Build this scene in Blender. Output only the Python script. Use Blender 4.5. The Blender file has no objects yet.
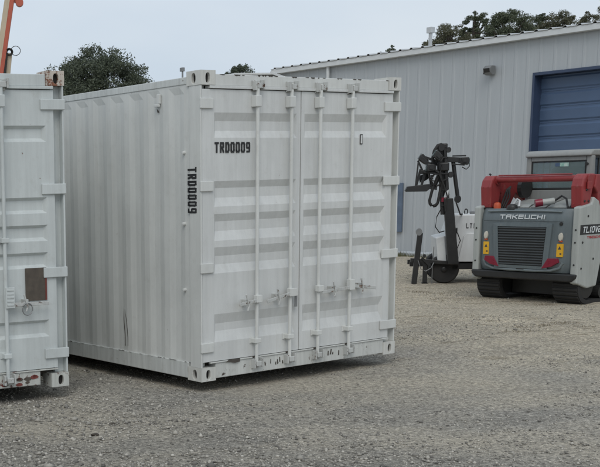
import bpy, bmesh, math, random
import numpy as np
from mathutils import Matrix, Vector, noise
random.seed(7); RNG = np.random.default_rng(11)
sc = bpy.context.scene
col = sc.collection
R = math.radians

# ------------------------------------------------------------------ camera
FPX, PITCH, ROLL, HC = 1094.5, -.1619, -.0219, 1.744
cd = bpy.data.cameras.new('camera'); cam = bpy.data.objects.new('camera', cd); col.objects.link(cam)
sc.camera = cam
fwd = Vector((0, math.cos(PITCH), math.sin(PITCH))); up = Vector((0, -math.sin(PITCH), math.cos(PITCH)))
rt = Vector((1, 0, 0)); cr, sr = math.cos(ROLL), math.sin(ROLL)
cx_, cy_ = rt * cr + up * sr, up * cr - rt * sr
cam.matrix_world = Matrix(((cx_.x, cy_.x, -fwd.x, 0), (cx_.y, cy_.y, -fwd.y, 0), (cx_.z, cy_.z, -fwd.z, HC), (0, 0, 0, 1)))
cd.sensor_fit = 'HORIZONTAL'; cd.sensor_width = 36; cd.lens = 36 * FPX / 600
cd.shift_x = 273.17 / 600; cd.shift_y = 132.67 / 600      # the photograph is a crop from a wider picture
cd.clip_start = .1; cd.clip_end = 2000

# ------------------------------------------------------------------ sky and sun
SUN_EL, SUN_AZ = R(48), R(190)            # azimuth clockwise from +Y
w = bpy.data.worlds.new('World'); sc.world = w; w.use_nodes = True
nt = w.node_tree; nt.nodes.clear()
sky = nt.nodes.new('ShaderNodeTexSky'); sky.sky_type = 'NISHITA'; sky.sun_disc = False
sky.sun_elevation = SUN_EL; sky.sun_rotation = SUN_AZ; sky.air_density = 1.2; sky.dust_density = 4; sky.ozone_density = 1
skm = nt.nodes.new('ShaderNodeVectorMath'); skm.operation = 'SCALE'; skm.inputs['Scale'].default_value = .09
nt.links.new(sky.outputs[0], skm.inputs[0])
tcw = nt.nodes.new('ShaderNodeTexCoord'); mpw = nt.nodes.new('ShaderNodeMapping'); mpw.inputs['Scale'].default_value = (1, 1, 2.6)
nt.links.new(tcw.outputs['Generated'], mpw.inputs[0])
nzw = nt.nodes.new('ShaderNodeTexNoise'); nzw.inputs['Scale'].default_value = 2.2; nzw.inputs['Detail'].default_value = 5; nzw.inputs['Roughness'].default_value = .5
nt.links.new(mpw.outputs[0], nzw.inputs['Vector'])
crw = nt.nodes.new('ShaderNodeValToRGB')
crw.color_ramp.elements[0].position = .36; crw.color_ramp.elements[0].color = (.585, .675, .78, 1)
crw.color_ramp.elements[1].position = .64; crw.color_ramp.elements[1].color = (.70, .765, .835, 1)
nt.links.new(nzw.outputs[0], crw.inputs[0])
mxw = nt.nodes.new('ShaderNodeMix'); mxw.data_type = 'RGBA'; mxw.inputs['Factor'].default_value = .86
nt.links.new(skm.outputs[0], mxw.inputs['A']); nt.links.new(crw.outputs[0], mxw.inputs['B'])
bg = nt.nodes.new('ShaderNodeBackground'); bg.inputs['Strength'].default_value = 1
wo = nt.nodes.new('ShaderNodeOutputWorld')
nt.links.new(mxw.outputs['Result'], bg.inputs['Color']); nt.links.new(bg.outputs[0], wo.inputs[0])
sd = bpy.data.lights.new('sun', 'SUN'); sd.energy = .95; sd.angle = R(35); sd.color = (1, .97, .92)
so = bpy.data.objects.new('sun', sd); col.objects.link(so)
sdir = Vector((math.sin(SUN_AZ) * math.cos(SUN_EL), math.cos(SUN_AZ) * math.cos(SUN_EL), math.sin(SUN_EL)))
so.rotation_euler = sdir.to_track_quat('Z', 'Y').to_euler(); so.location = sdir * 50
vs = sc.view_settings; vs.view_transform = 'Standard'; vs.look = 'None'; vs.exposure = .12; vs.gamma = 1; vs.use_curve_mapping = False
sc.render.engine = 'CYCLES'; sc.cycles.max_bounces = 6; sc.cycles.use_denoising = True

# ------------------------------------------------------------------ materials
class NB:
    def __init__(s, name):
        s.m = bpy.data.materials.new(name); s.m.use_nodes = True; s.t = s.m.node_tree
        s.b = s.t.nodes['Principled BSDF']; s.tc = None
    def n(s, typ, **kw):
        nd = s.t.nodes.new(typ)
        for k, v in kw.items():
            if k in ('inp',):
                for a, b in v.items():
                    if hasattr(b, 'is_linked') or hasattr(b, 'links'): s.t.links.new(b, nd.inputs[a])
                    else: nd.inputs[a].default_value = b
            else: setattr(nd, k, v)
        return nd
    def co(s, scale=(1, 1, 1), world=False):
        if world:
            g = s.n('ShaderNodeNewGeometry'); src = g.outputs['Position']
        else:
            g = s.n('ShaderNodeTexCoord'); src = g.outputs['Object']
        return s.n('ShaderNodeMapping', inp={'Vector': src, 'Scale': scale}).outputs[0]
    def noise(s, vec, scale, detail=4, rough=.55):
        return s.n('ShaderNodeTexNoise', inp={'Vector': vec, 'Scale': scale, 'Detail': detail, 'Roughness': rough}).outputs[0]
    def ramp(s, fac, stops):
        r = s.n('ShaderNodeValToRGB', inp={0: fac}); e = r.color_ramp.elements
        while len(e) < len(stops): e.new(.5)
        for k, (p, c) in zip(e, stops):
            k.position = p; k.color = (*(c if hasattr(c, '__len__') else (c, c, c)), 1)
        return r.outputs[0]
    def mix(s, fac, a, b, blend='MIX'):
        m = s.n('ShaderNodeMix', data_type='RGBA', blend_type=blend)
        for k, v in (('Factor', fac), ('A', a), ('B', b)):
            sock = m.inputs[k]
            if isinstance(v, bpy.types.NodeSocket): s.t.links.new(v, sock)
            elif k == 'Factor': sock.default_value = v
            else: sock.default_value = (*v, 1)
        return m.outputs['Result']
    def math(s, op, a, b):
        m = s.n('ShaderNodeMath', operation=op)
        for i, v in enumerate((a, b)):
            if isinstance(v, bpy.types.NodeSocket): s.t.links.new(v, m.inputs[i])
            else: m.inputs[i].default_value = v
        return m.outputs[0]
    def set(s, **kw):
        for k, v in kw.items():
            sk = s.b.inputs[k.replace('_', ' ')]
            if isinstance(v, bpy.types.NodeSocket): s.t.links.new(v, sk)
            elif hasattr(v, '__len__'): sk.default_value = (*v, 1)
            else: sk.default_value = v
        return s.m
    def bump(s, h, strength=.3, dist=.01):
        b = s.n('ShaderNodeBump', inp={'Height': h, 'Strength': strength, 'Distance': dist})
        s.t.links.new(b.outputs[0], s.b.inputs['Normal'])

def simple(name, c, rough=.5, metal=0, var=.12, scale=6):
    b = NB(name); v = b.co()
    f = b.noise(v, scale, 5)
    lo = tuple(max(0, x * (1 - var)) for x in c); hi = tuple(x * (1 + var) for x in c)
    b.bump(b.noise(v, scale * 14, 3), .08, .004)
    rr = b.ramp(f, [(.3, max(0, rough - .08)), (.7, min(1, rough + .08))])
    return b.set(Base_Color=b.ramp(f, [(.3, lo), (.7, hi)]), Roughness=rr, Metallic=metal)

def paint(name, c, rust=.66, rust_scale=3.5, chips=.70, rust_c=(.13, .055, .03), dirt=.5, rough=.42):
    """sprayed steel: faint blotches, rain streaks, rust blooms and small chips"""
    b = NB(name); v = b.co()
    blot = b.ramp(b.noise(v, 1.7, 5, .6), [(.3, .90), (.7, 1.03)])
    streak = b.ramp(b.noise(b.co((9, 9, .55)), 2.2, 5, .65), [(.36, 1 - .20 * dirt), (.6, 1.0)])
    base = b.mix(1, b.mix(1, c, blot, 'MULTIPLY'), streak, 'MULTIPLY')
    grime = b.ramp(b.noise(v, 9, 6, .7), [(.56, 0), (.75, dirt * .45)])
    base = b.mix(grime, base, (.27, .25, .21))
    f1 = b.ramp(b.noise(v, rust_scale, 9, .72), [(rust, 0), (rust + .035, 1)])
    f2 = b.ramp(b.noise(v, 26, 4, .6), [(chips, 0), (chips + .03, .85)])
    rc = b.ramp(b.noise(v, 40, 3), [(.35, tuple(x * .55 for x in rust_c)), (.65, tuple(x * 1.7 for x in rust_c))])
    runs = b.ramp(b.noise(b.co((16, 16, .7)), 1.3, 6, .7), [(.60, 0), (.74, .32 * dirt)])
    base = b.mix(runs, base, (.30, .24, .17))
    scuff = b.ramp(b.noise(b.co((3, 3, 11)), 2.1, 7, .75), [(.635, 0), (.70, .30 * dirt)])
    base = b.mix(scuff, base, (.24, .24, .23))
    base = b.mix(b.math('MAXIMUM', f1, f2), base, rc)
    rr = b.mix(f1, (rough,) * 3, (.85,) * 3)
    b.bump(b.math('ADD', b.math('MULTIPLY', b.noise(v, 2.3, 2), 3.0), b.noise(v, 120, 2)), .10, .006)
    return b.set(Base_Color=base, Roughness=rr)

M = {}
M['white'] = paint('white_container_paint', (.63, .64, .615), .72, 3.1, .745, dirt=.35)
M['white_door'] = paint('white_door_paint', (.625, .635, .62), .725, 3.1, .745, dirt=.42)
M['white_sill'] = paint('white_sill_paint', (.60, .61, .58), .625, 6.5, .66, rust_c=(.06, .045, .035), dirt=.8)
M['white_rail'] = paint('white_rail_paint', (.60, .62, .60), .69, 5, .69, rust_c=(.09, .06, .04), dirt=.9)
M['cast_white'] = paint('white_casting_paint', (.62, .62, .58), .67, 7, .69, dirt=.7)
M['old_white'] = paint('old_white_paint', (.57, .605, .595), .70, 3.2, .72, dirt=.5)
M['old_sill'] = paint('old_sill_paint', (.55, .56, .52), .57, 7, .62, rust_c=(.10, .045, .035), dirt=1)
M['rusty_cast'] = paint('rusty_casting', (.58, .52, .45), .50, 8, .58, rust_c=(.17, .07, .04), dirt=1)
M['hardware'] = paint('worn_lock_hardware', (.52, .53, .51), .60, 9, .62, rust_c=(.10, .06, .04), dirt=.9)
M['chip_and_shade'] = simple('bare_steel_and_shade', (.07, .06, .05), .7)
M['gasket'] = simple('door_gasket_rubber', (.12, .125, .12), .8)
M['slat'] = simple('dark_grille_slat', (.055, .062, .065), .5)
M['hole'] = simple('casting_inside', (.025, .022, .02), .9)
M['stencil'] = simple('black_stencil_paint', (.018, .018, .019), .6)
M['timber'] = simple('old_timber', (.05, .042, .033), .9, 0, .3, 12)
M['brown_patch'] = simple('brown_primer_patch', (.085, .07, .055), .75, 0, .25, 18)
M['red_edge'] = simple('faded_red_film', (.17, .045, .035), .6)
M['steel_grey'] = simple('grey_steel', (.22, .225, .225), .45, .3)
M['wall'] = None
b = NB('warehouse_wall_sheet'); v = b.co()
b.bump(b.noise(b.co((1, 1, .2)), 1.2, 3), .12, .02)
bs = b.mix(1, (.395, .42, .435), b.ramp(b.noise(b.co((6, 6, .5)), 1.6, 4), [(.35, .96), (.65, 1.02)]), 'MULTIPLY')
lowd = b.ramp(b.noise(v, 2, 6, .7), [(.6, 0), (.85, .2)])
M['wall'] = b.set(Base_Color=b.mix(lowd, bs, (.30, .31, .31)), Roughness=.5)
M['eave'] = simple('eave_trim_paint', (.60, .62, .62), .45, 0, .06)
M['roof'] = simple('galvalume_roof', (.50, .51, .51), .4, .4, .1)
M['closure'] = simple('dark_closure_strip', (.03, .03, .03), .8)
M['bluedoor'] = simple('blue_door_paint', (.068, .110, .190), .5, 0, .10, 2)
M['bluetrim'] = simple('dark_blue_trim', (.035, .055, .105), .5, 0, .10, 2)
M['blueboard'] = simple('blue_board_paint', (.10, .135, .19), .6, 0, .2, 5)
M['black'] = simple('black_machine_paint', (.014, .0145, .015), .5, .1, .25)
M['rubber'] = simple('rubber', (.017, .0165, .016), .85, 0, .3, 10)
def dusty(name, c, dust, amt, rough):
    b = NB(name); v = b.co()
    f = b.ramp(b.noise(v, 5, 8, .72), [(.40, amt * .25), (.68, amt)])
    b.bump(b.noise(v, 60, 3), .15, .004)
    return b.set(Base_Color=b.mix(f, c, dust), Roughness=b.mix(f, (rough,) * 3, (.92,) * 3))
M['black'] = dusty('dusty_black_paint', (.012, .0125, .013), (.09, .085, .075), .16, .42)
M['rubber'] = dusty('dusty_rubber', (.015, .015, .015), (.12, .11, .095), .14, .8)
M['hood'] = paint('slate_hood_paint', (.125, .152, .162), .72, 5, .70, rust_c=(.16, .15, .13), dirt=.6, rough=.42)
M['hood_lip'] = paint('light_slate_paint', (.16, .19, .20), .8, 3, .80, rust_c=(.2, .2, .2), dirt=.3, rough=.4)
M['frame_grey'] = paint('pale_grey_machine_paint', (.40, .42, .40), .74, 4, .74, dirt=.6)
M['red'] = paint('red_arm_paint', (.27, .034, .035), .70, 6, .69, rust_c=(.09, .04, .035), dirt=.6)
M['cab'] = paint('grey_cab_paint', (.27, .275, .265), .75, 4, .74, dirt=.5)
M['orange'] = simple('orange_lens', (.50, .085, .03), .4)
M['boom_red'] = paint('faded_red_boom_paint', (.46, .10, .055), .74, 4, .74, dirt=.4)
M['boom_tan'] = paint('tan_boom_paint', (.52, .43, .31), .72, 4, .74, dirt=.5)
M['yellow'] = simple('yellow_sticker', (.72, .40, .02), .5, 0, .06)
M['lens_white'] = simple('white_lamp_lens', (.55, .52, .45), .2)
M['lens_red'] = simple('red_lamp_lens', (.20, .012, .03), .3)
M['letter_white'] = simple('white_lettering', (.62, .65, .66), .5, 0, .04)
M['letter_red'] = simple('red_lettering', (.38, .07, .07), .5, 0, .04)
M['letter_black'] = simple('dark_lettering', (.05, .05, .055), .5, 0, .04)
M['tower_white'] = paint('white_canopy_paint', (.66, .68, .68), .76, 4, .76, dirt=.3)
M['tower_grey'] = simple('grey_canopy_panel', (.30, .32, .33), .5)
M['bark'] = simple('bark', (.06, .05, .04), .9, 0, .3, 14)
b = NB('tinted_glass'); M['glass'] = b.set(Base_Color=(.17, .225, .225), Roughness=.05, IOR=1.6, Alpha=.6)
b = NB('green_sticker'); M['gsticker'] = b.set(Base_Color=b.ramp(b.noise(b.co(), 20), [(.4, (.25, .45, .38)), (.6, (.5, .62, .56))]), Roughness=.4)
def leafmat(name, c1, c2):
    b = NB(name)
    g = b.n('ShaderNodeNewGeometry')
    base = b.ramp(g.outputs['Random Per Island'], [(0, c1), (1, c2)])
    b.set(Base_Color=base, Roughness=.6)
    tr = b.n('ShaderNodeBsdfTranslucent', inp={'Color': base}); ms = b.n('ShaderNodeMixShader', inp={0: .25})
    b.t.links.new(b.b.outputs[0], ms.inputs[1]); b.t.links.new(tr.outputs[0], ms.inputs[2])
    b.t.links.new(ms.outputs[0], b.t.nodes['Material Output'].inputs[0])
    return b.m
M['leaf_oak'] = leafmat('oak_leaves', (.050, .064, .046), (.115, .135, .085))
M['leaf_far'] = leafmat('far_tree_leaves', (.06, .075, .048), (.13, .15, .085))
M['leaf_pine'] = leafmat('warm_tree_leaves', (.075, .08, .05), (.15, .145, .085))
M['drygrass'] = leafmat('dry_grass_blades', (.12, .10, .06), (.27, .225, .14))
M['greengrass'] = leafmat('green_grass_blades', (.08, .09, .04), (.16, .15, .07))

# ground
b = NB('gravel_ground'); v = b.co((1, 1, 1), True)
big = b.noise(v, .22, 4, .55); mid = b.noise(b.co((.75, 1.5, 1), True), .8, 6, .65); fine = b.noise(v, 30, 6, .75); grit = b.noise(v, 85, 4, .7)
c = b.ramp(mid, [(.30, (.215, .202, .176)), (.50, (.30, .280, .242)), (.68, (.385, .352, .292))])
c = b.mix(b.ramp(big, [(.42, 0), (.62, .6)]), c, (.43, .385, .30))
c = b.mix(b.ramp(b.noise(v, 1.9, 6, .7), [(.56, 0), (.70, .5)]), c, (.17, .158, .135))
sep = b.n('ShaderNodeSeparateXYZ', inp={0: b.co((1, 1, 1), True)})
wn = b.math('MULTIPLY', b.math('SUBTRACT', b.noise(v, .9, 5, .6), .5), 7.0)
tz = b.math('ADD', b.math('ADD', b.math('MULTIPLY', sep.outputs[0], .75), b.math('MULTIPLY', sep.outputs[1], .45)), wn)
tan_zone = b.ramp(b.math('MULTIPLY', tz, .05), [(.36, 0), (.50, .80)])
dz = b.math('ADD', b.math('ADD', b.math('MULTIPLY', sep.outputs[0], 1.0), b.math('MULTIPLY', sep.outputs[1], .9)), wn)
dark_zone = b.ramp(b.math('MULTIPLY', dz, .05), [(.36, .55), (.46, 0)])
c = b.mix(dark_zone, c, (.185, .175, .155))
c = b.mix(tan_zone, c, b.ramp(b.noise(v, 1.3, 5, .65), [(.35, (.37, .32, .24)), (.62, (.50, .435, .325))]))
brown = b.math('MULTIPLY', b.ramp(b.noise(b.co((1, 2.2, 1), True), 2.3, 5, .7), [(.54, 0), (.64, .75)]), b.ramp(b.math('MULTIPLY', tz, .05), [(.33, .15), (.5, 1)]))
c = b.mix(brown, c, (.20, .165, .105))
worn = b.ramp(b.noise(b.co((.55, 1.1, 1), True), .55, 4, .6), [(.44, 0), (.60, .75)])
c = b.mix(b.math('MULTIPLY', worn, .8), c, (.42, .375, .295))
c = b.mix(b.math('SUBTRACT', 1.0, b.math('MULTIPLY', worn, .55)), c, b.mix(1, c, b.ramp(fine, [(.30, .36), (.48, .95), (.70, 1.85)]), 'MULTIPLY'))
vor = b.n('ShaderNodeTexVoronoi', inp={'Vector': v, 'Scale': 42.0})
c = b.mix(.5, c, b.mix(1, c, b.ramp(vor.outputs['Color'], [(0, .4), (1, 1.7)]), 'MULTIPLY'))
c = b.mix(1, c, b.ramp(grit, [(.32, .55), (.68, 1.5)]), 'MULTIPLY')
hh = b.math('ADD', b.math('MULTIPLY', fine, 1.2), b.math('SUBTRACT', b.math('MULTIPLY', grit, .5), b.math('MULTIPLY', vor.outputs['Distance'], .8)))
b.bump(hh, .8, .025)
M['ground'] = b.set(Base_Color=c, Roughness=.95)
b = NB('gravel_stone'); g = b.n('ShaderNodeNewGeometry')
M['stone'] = b.set(Base_Color=b.ramp(g.outputs['Random Per Island'], [(0, (.11, .103, .092)), (.35, (.25, .236, .208)), (.8, (.37, .348, .302)), (1, (.50, .475, .42))]), Roughness=.9)

# ------------------------------------------------------------------ mesh helpers
class MB:
    def __init__(s): s.v = []; s.f = []
    def add(s, vs_, fs_):
        o = len(s.v); s.v += [tuple(p) for p in vs_]; s.f += [tuple(i + o for i in f) for f in fs_]; return s
    def box(s, x0, x1, y0, y1, z0, z1):
        return s.add([(x0, y0, z0), (x1, y0, z0), (x1, y1, z0), (x0, y1, z0), (x0, y0, z1), (x1, y0, z1), (x1, y1, z1), (x0, y1, z1)],
                     [(0, 3, 2, 1), (4, 5, 6, 7), (0, 1, 5, 4), (1, 2, 6, 5), (2, 3, 7, 6), (3, 0, 4, 7)])
    def prism(s, poly, axis, a0, a1):
        """poly: 2D points; axis 'x': (y,z), 'y': (x,z), 'z': (x,y)"""
        def mk(p, a): return {'x': (a, p[0], p[1]), 'y': (p[0], a, p[1]), 'z': (p[0], p[1], a)}[axis]
        n = len(poly); vs_ = [mk(p, a0) for p in poly] + [mk(p, a1) for p in poly]
        return s.add(vs_, [tuple(range(n)), tuple(range(2 * n - 1, n - 1, -1))] + [(i, i + n, (i + 1) % n + n, (i + 1) % n) for i in range(n)])
    def tube(s, path, r, n=10, cap=True):
        P = [Vector(p) for p in path]; rs = r if hasattr(r, '__len__') else [r] * len(P)
        base = len(s.v); ref = None
        for i, p in enumerate(P):
            t = (P[min(i + 1, len(P) - 1)] - P[max(i - 1, 0)]).normalized()
            if ref is None: ref = Vector((0, 0, 1)) if abs(t.z) < .9 else Vector((1, 0, 0))
            a = t.cross(ref).normalized(); bb = t.cross(a).normalized(); ref = -(t.cross(a).cross(t)).cross(t).cross(t) if False else ref
            if abs(t.dot(ref)) > .97: a = t.orthogonal().normalized(); bb = t.cross(a)
            for k in range(n):
                q = 2 * math.pi * k / n; s.v.append(tuple(p + (a * math.cos(q) + bb * math.sin(q)) * rs[i]))
        for i in range(len(P) - 1):
            for k in range(n):
                s.f.append((base + i * n + k, base + i * n + (k + 1) % n, base + (i + 1) * n + (k + 1) % n, base + (i + 1) * n + k))
        if cap:
            s.f.append(tuple(base + k for k in range(n))[::-1]); s.f.append(tuple(base + (len(P) - 1) * n + k for k in range(n)))
        return s
    def bar(s, p, q, wdt, dep, upv=(0, 1, 0)):
        """rectangular bar between two points; wdt across, dep along upv"""
        p, q = Vector(p), Vector(q); t = (q - p).normalized(); u_ = Vector(upv); a = t.cross(u_).normalized() * wdt / 2; d = u_.normalized() * dep / 2
        vs_ = [p - a - d, p + a - d, p + a + d, p - a + d, q - a - d, q + a - d, q + a + d, q - a + d]
        return s.add(vs_, [(0, 3, 2, 1), (4, 5, 6, 7), (0, 1, 5, 4), (1, 2, 6, 5), (2, 3, 7, 6), (3, 0, 4, 7)])
    def lathe(s, prof, center, axis='x', n=24):
        """prof: (offset along axis, radius)"""
        base = len(s.v); c0 = Vector(center)
        for o, r in prof:
            for k in range(n):
                q = 2 * math.pi * k / n; a_, b_ = r * math.cos(q), r * math.sin(q)
                d = {'x': (o, a_, b_), 'y': (a_, o, b_), 'z': (a_, b_, o)}[axis]; s.v.append(tuple(c0 + Vector(d)))
        m = len(prof)
        for i in range(m - 1):
            for k in range(n): s.f.append((base + i * n + k, base + i * n + (k + 1) % n, base + (i + 1) * n + (k + 1) % n, base + (i + 1) * n + k))
        s.f.append(tuple(base + k for k in range(n))[::-1]); s.f.append(tuple(base + (m - 1) * n + k for k in range(n)))
        return s
    def mesh(s, name, mat, smooth=False):
        me = bpy.data.meshes.new(name); me.from_pydata(s.v, [], s.f)
        bm = bmesh.new(); bm.from_mesh(me); bmesh.ops.recalc_face_normals(bm, faces=bm.faces); bm.to_mesh(me); bm.free()
        me.materials.append(mat)
        if smooth: me.polygons.foreach_set('use_smooth', [True] * len(me.polygons))
        me.update(); return me
    def build(s, name, mat, parent=None, bevel=0, smooth=False, seg=2, auto=None):
        o = bpy.data.objects.new(name, s.mesh(name, M[mat] if isinstance(mat, str) else mat, smooth)); col.objects.link(o)
        if parent: o.parent = parent
        if bevel:
            md = o.modifiers.new('bevel', 'BEVEL'); md.width = bevel; md.segments = seg; md.limit_method = 'ANGLE'; md.angle_limit = R(40)
        if auto: smooth_angle(o, auto)
        return o
def smooth_angle(o, deg):
    me = o.data; bm = bmesh.new(); bm.from_mesh(me); bm.normal_update()
    for f in bm.faces: f.smooth = True
    for e in bm.edges:
        if len(e.link_faces) == 2: e.smooth = e.calc_face_angle(0) < R(deg)
    bm.to_mesh(me); bm.free()
def tag(o, label, cat, group=None, kind=None):
    if label: o['label'] = label
    if cat: o['category'] = cat
    if group: o['group'] = group
    if kind: o['kind'] = kind
    return o
def thing(name, label, cat, loc=(0, 0, 0), rz=0, group=None):
    o = bpy.data.objects.new(name, None); col.objects.link(o); o.location = loc; o.rotation_euler = (0, 0, rz); o.empty_display_size = .2
    return tag(o, label, cat, group)
def link(name, me, parent, loc=(0, 0, 0)):
    o = bpy.data.objects.new(name, me); col.objects.link(o); o.parent = parent; o.location = loc; return o

GL = {  # strokes on a 1 x 1 cell
 'T': [((0, 1), (1, 1)), ((.5, 1), (.5, 0))], 'R': [((0, 0), (0, 1)), ((0, 1), (.85, 1)), ((.95, .9), (.95, .6)), ((0, .5), (.85, .5)), ((.55, .5), (1, 0))],
 'D': [((0, 0), (0, 1)), ((0, 1), (.75, 1)), ((1, .82), (1, .18)), ((0, 0), (.75, 0)), ((.75, 1), (1, .8)), ((.75, 0), (1, .2))],
 '0': [((0, .15), (0, .85)), ((1, .15), (1, .85)), ((.15, 1), (.85, 1)), ((.15, 0), (.85, 0)), ((0, .85), (.15, 1)), ((1, .85), (.85, 1)), ((0, .15), (.15, 0)), ((1, .15), (.85, 0))],
 '9': [((0, .56), (0, .88)), ((1, .12), (1, .88)), ((.12, 1), (.88, 1)), ((.12, .44), (1, .44)), ((.12, 0), (.88, 0))],
 'A': [((0, 0), (0, .8)), ((.2, 1), (1, 1)), ((1, 1), (1, 0)), ((0, .45), (1, .45)), ((0, .8), (.2, 1))], 'K': [((0, 0), (0, 1)), ((0, .5), (.35, .5)), ((.35, .5), (1, 1)), ((.35, .5), (1, 0))],
 'E': [((0, 0), (0, 1)), ((0, 1), (1, 1)), ((0, .5), (1, .5)), ((0, 0), (1, 0))], 'U': [((0, 1), (0, 0)), ((0, 0), (1, 0)), ((1, 0), (1, 1))],
 'C': [((0, 0), (0, 1)), ((0, 1), (1, 1)), ((0, 0), (1, 0))], 'H': [((0, 0), (0, 1)), ((1, 0), (1, 1)), ((0, .5), (1, .5))], 'I': [((.5, 0), (.5, 1))],
 'L': [((0, 0), (0, 1)), ((0, 0), (1, 0))], '1': [((.5, 0), (.5, 1)), ((.15, .8), (.5, 1))], 'V': [((0, 1), (.5, 0)), ((.5, 0), (1, 1))],
 '2': [((0, 1), (1, 1)), ((1, 1), (1, .5)), ((1, .5), (0, .5)), ((0, .5), (0, 0)), ((0, 0), (1, 0))]}
def lettering(name, text, mat, parent, h, cw, gap, th, frame, slant=0, widths={}):
    """flat letters 1.5 mm thick; frame maps (along, up, out) to local coordinates"""
    mb = MB(); x = 0; k = 0
    for ch in text:
        wch = widths.get(ch, 1) * cw
        for (a, b_) in GL[ch]:
            k += 1
            def g(p): return Vector((x + th / 2 + p[0] * (wch - th) + slant * p[1] * h, th / 2 + p[1] * (h - th), 0))
            p, q = g(a), g(b_); t = (q - p).normalized(); nrm = Vector((-t.y, t.x, 0)) * th / 2
            p = p - t * th * .499; q = q + t * th * .499; out = .0015 + (k % 6) * .00025
            vs_ = [p - nrm, q - nrm, q + nrm, p + nrm]
            mb.add([frame(c_.x, c_.y, o) for o in (.0002, out) for c_ in vs_], [(0, 3, 2, 1), (4, 5, 6, 7), (0, 1, 5, 4), (1, 2, 6, 5), (2, 3, 7, 6), (3, 0, 4, 7)])
        x += wch + gap
    return mb.build(name, mat, parent)

# ------------------------------------------------------------------ ground
def foot(x, y, C, a):
    dx, dy = x - C[0], y - C[1]; u_, v_ = dx * math.cos(a) + dy * math.sin(a), -dx * math.sin(a) + dy * math.cos(a)
    d = max(-u_, u_ - 2.438, -v_, v_ - 6.058); t = min(1, max(0, (.22 - d) / .3)); return t * t * (3 - 2 * t)
C1 = (1.4872, 9.1858, .070)
def gh(x, y):
    return -.035 * max(foot(x, y, C1, .5527), foot(x, y, (-1.880, 8.165), .4107)) + .020 * noise.noise((x * .28, y * .28, 1.7)) + .010 * noise.noise((x * 1.1, y * 1.1, 4.1))
def axis_pts(lo, a, b_, hi, step):
    mid = list(np.arange(a, b_ + 1e-6, step)); l = [a - (a - lo) * (k / 14) ** 2.6 for k in range(14, 0, -1)]; r = [b_ + (hi - b_) * (k / 14) ** 2.6 for k in range(1, 15)]
    return l + mid + r
xs, ys = axis_pts(-700, -4, 15, 700, .16), axis_pts(-60, 3, 30, 1200, .16)
gv = [(x, y, gh(x, y) + (.012 * noise.noise((x * 4, y * 4, 0)) if -4 <= x <= 15 and 3 <= y <= 30 else 0)) for y in ys for x in xs]
nx = len(xs); gf = [(j * nx + i, j * nx + i + 1, (j + 1) * nx + i + 1, (j + 1) * nx + i) for j in range(len(ys) - 1) for i in range(nx - 1)]
gm = MB(); gm.v, gm.f = gv, gf
go = gm.build('ground', 'ground', smooth=True); go['kind'] = 'structure'

# loose gravel: squashed octahedra, one mesh
def gravel():
    N = 330000
    x = RNG.uniform(-3.5, 15, N); y = RNG.uniform(5, 25, N)
    keep = RNG.uniform(0, 1, N) < np.clip((7.5 / np.hypot(x * .6, y)) ** 1.7, 0, 1)
    x, y = x[keep], y[keep]
    cl = np.array([noise.noise((a * .45, b_ * .7, 9.)) + .5 * noise.noise((a * 1.6, b_ * 1.6, 2.)) for a, b_ in zip(x, y)])
    k2 = RNG.uniform(0, 1, len(x)) < np.clip(.50 + 1.5 * cl + .35 * np.clip((11.5 - x - .9 * y) / 3, -1, 1), .05, 1); x, y = x[k2], y[k2]; n = len(x)
    sz = .005 + .0085 * RNG.power(.5, n) * RNG.uniform(.4, 1, n); sz[RNG.uniform(0, 1, n) < .025] *= 1.9; sz *= 1 + .55 * np.clip((9.5 - x - .9 * y) / 2.5, 0, 1)
    z = np.array([gh(a, b_) + .012 * noise.noise((a * 4, b_ * 4, 0)) for a, b_ in zip(x, y)])
    base = np.array([(1, 0, 0), (0, 1, 0), (-1, 0, 0), (0, -1, 0), (0, 0, .75), (0, 0, -.75)], float)
    th = RNG.uniform(0, 6.28, n); c_, s_ = np.cos(th), np.sin(th)
    vv = base[None] * sz[:, None, None] * RNG.uniform(.6, 1.35, (n, 6, 1))
    rx = vv[..., 0] * c_[:, None] - vv[..., 1] * s_[:, None]; ry = vv[..., 0] * s_[:, None] + vv[..., 1] * c_[:, None]
    vv = np.stack([rx + x[:, None], ry + y[:, None], vv[..., 2] + z[:, None] + sz[:, None] * .25], -1).reshape(-1, 3)
    fb = np.array([(0, 1, 4), (1, 2, 4), (2, 3, 4), (3, 0, 4), (1, 0, 5), (2, 1, 5), (3, 2, 5), (0, 3, 5)])
    ff = (fb[None] + (np.arange(n) * 6)[:, None, None]).reshape(-1, 3)
    return raw_mesh('gravel', vv, ff, 'stone')
def raw_mesh(name, vv, ff, mat):
    me = bpy.data.meshes.new(name); k = ff.shape[1]
    me.vertices.add(len(vv)); me.vertices.foreach_set('co', vv.astype(np.float32).ravel())
    me.loops.add(ff.size); me.loops.foreach_set('vertex_index', ff.astype(np.int32).ravel())
    me.polygons.add(len(ff)); me.polygons.foreach_set('loop_start', np.arange(0, ff.size, k, dtype=np.int32))
    me.update(calc_edges=True); me.materials.append(M[mat])
    o = bpy.data.objects.new(name, me); col.objects.link(o); return o
tag(gravel(), 'loose grey gravel stones scattered over the yard', 'gravel', kind='stuff')

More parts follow.
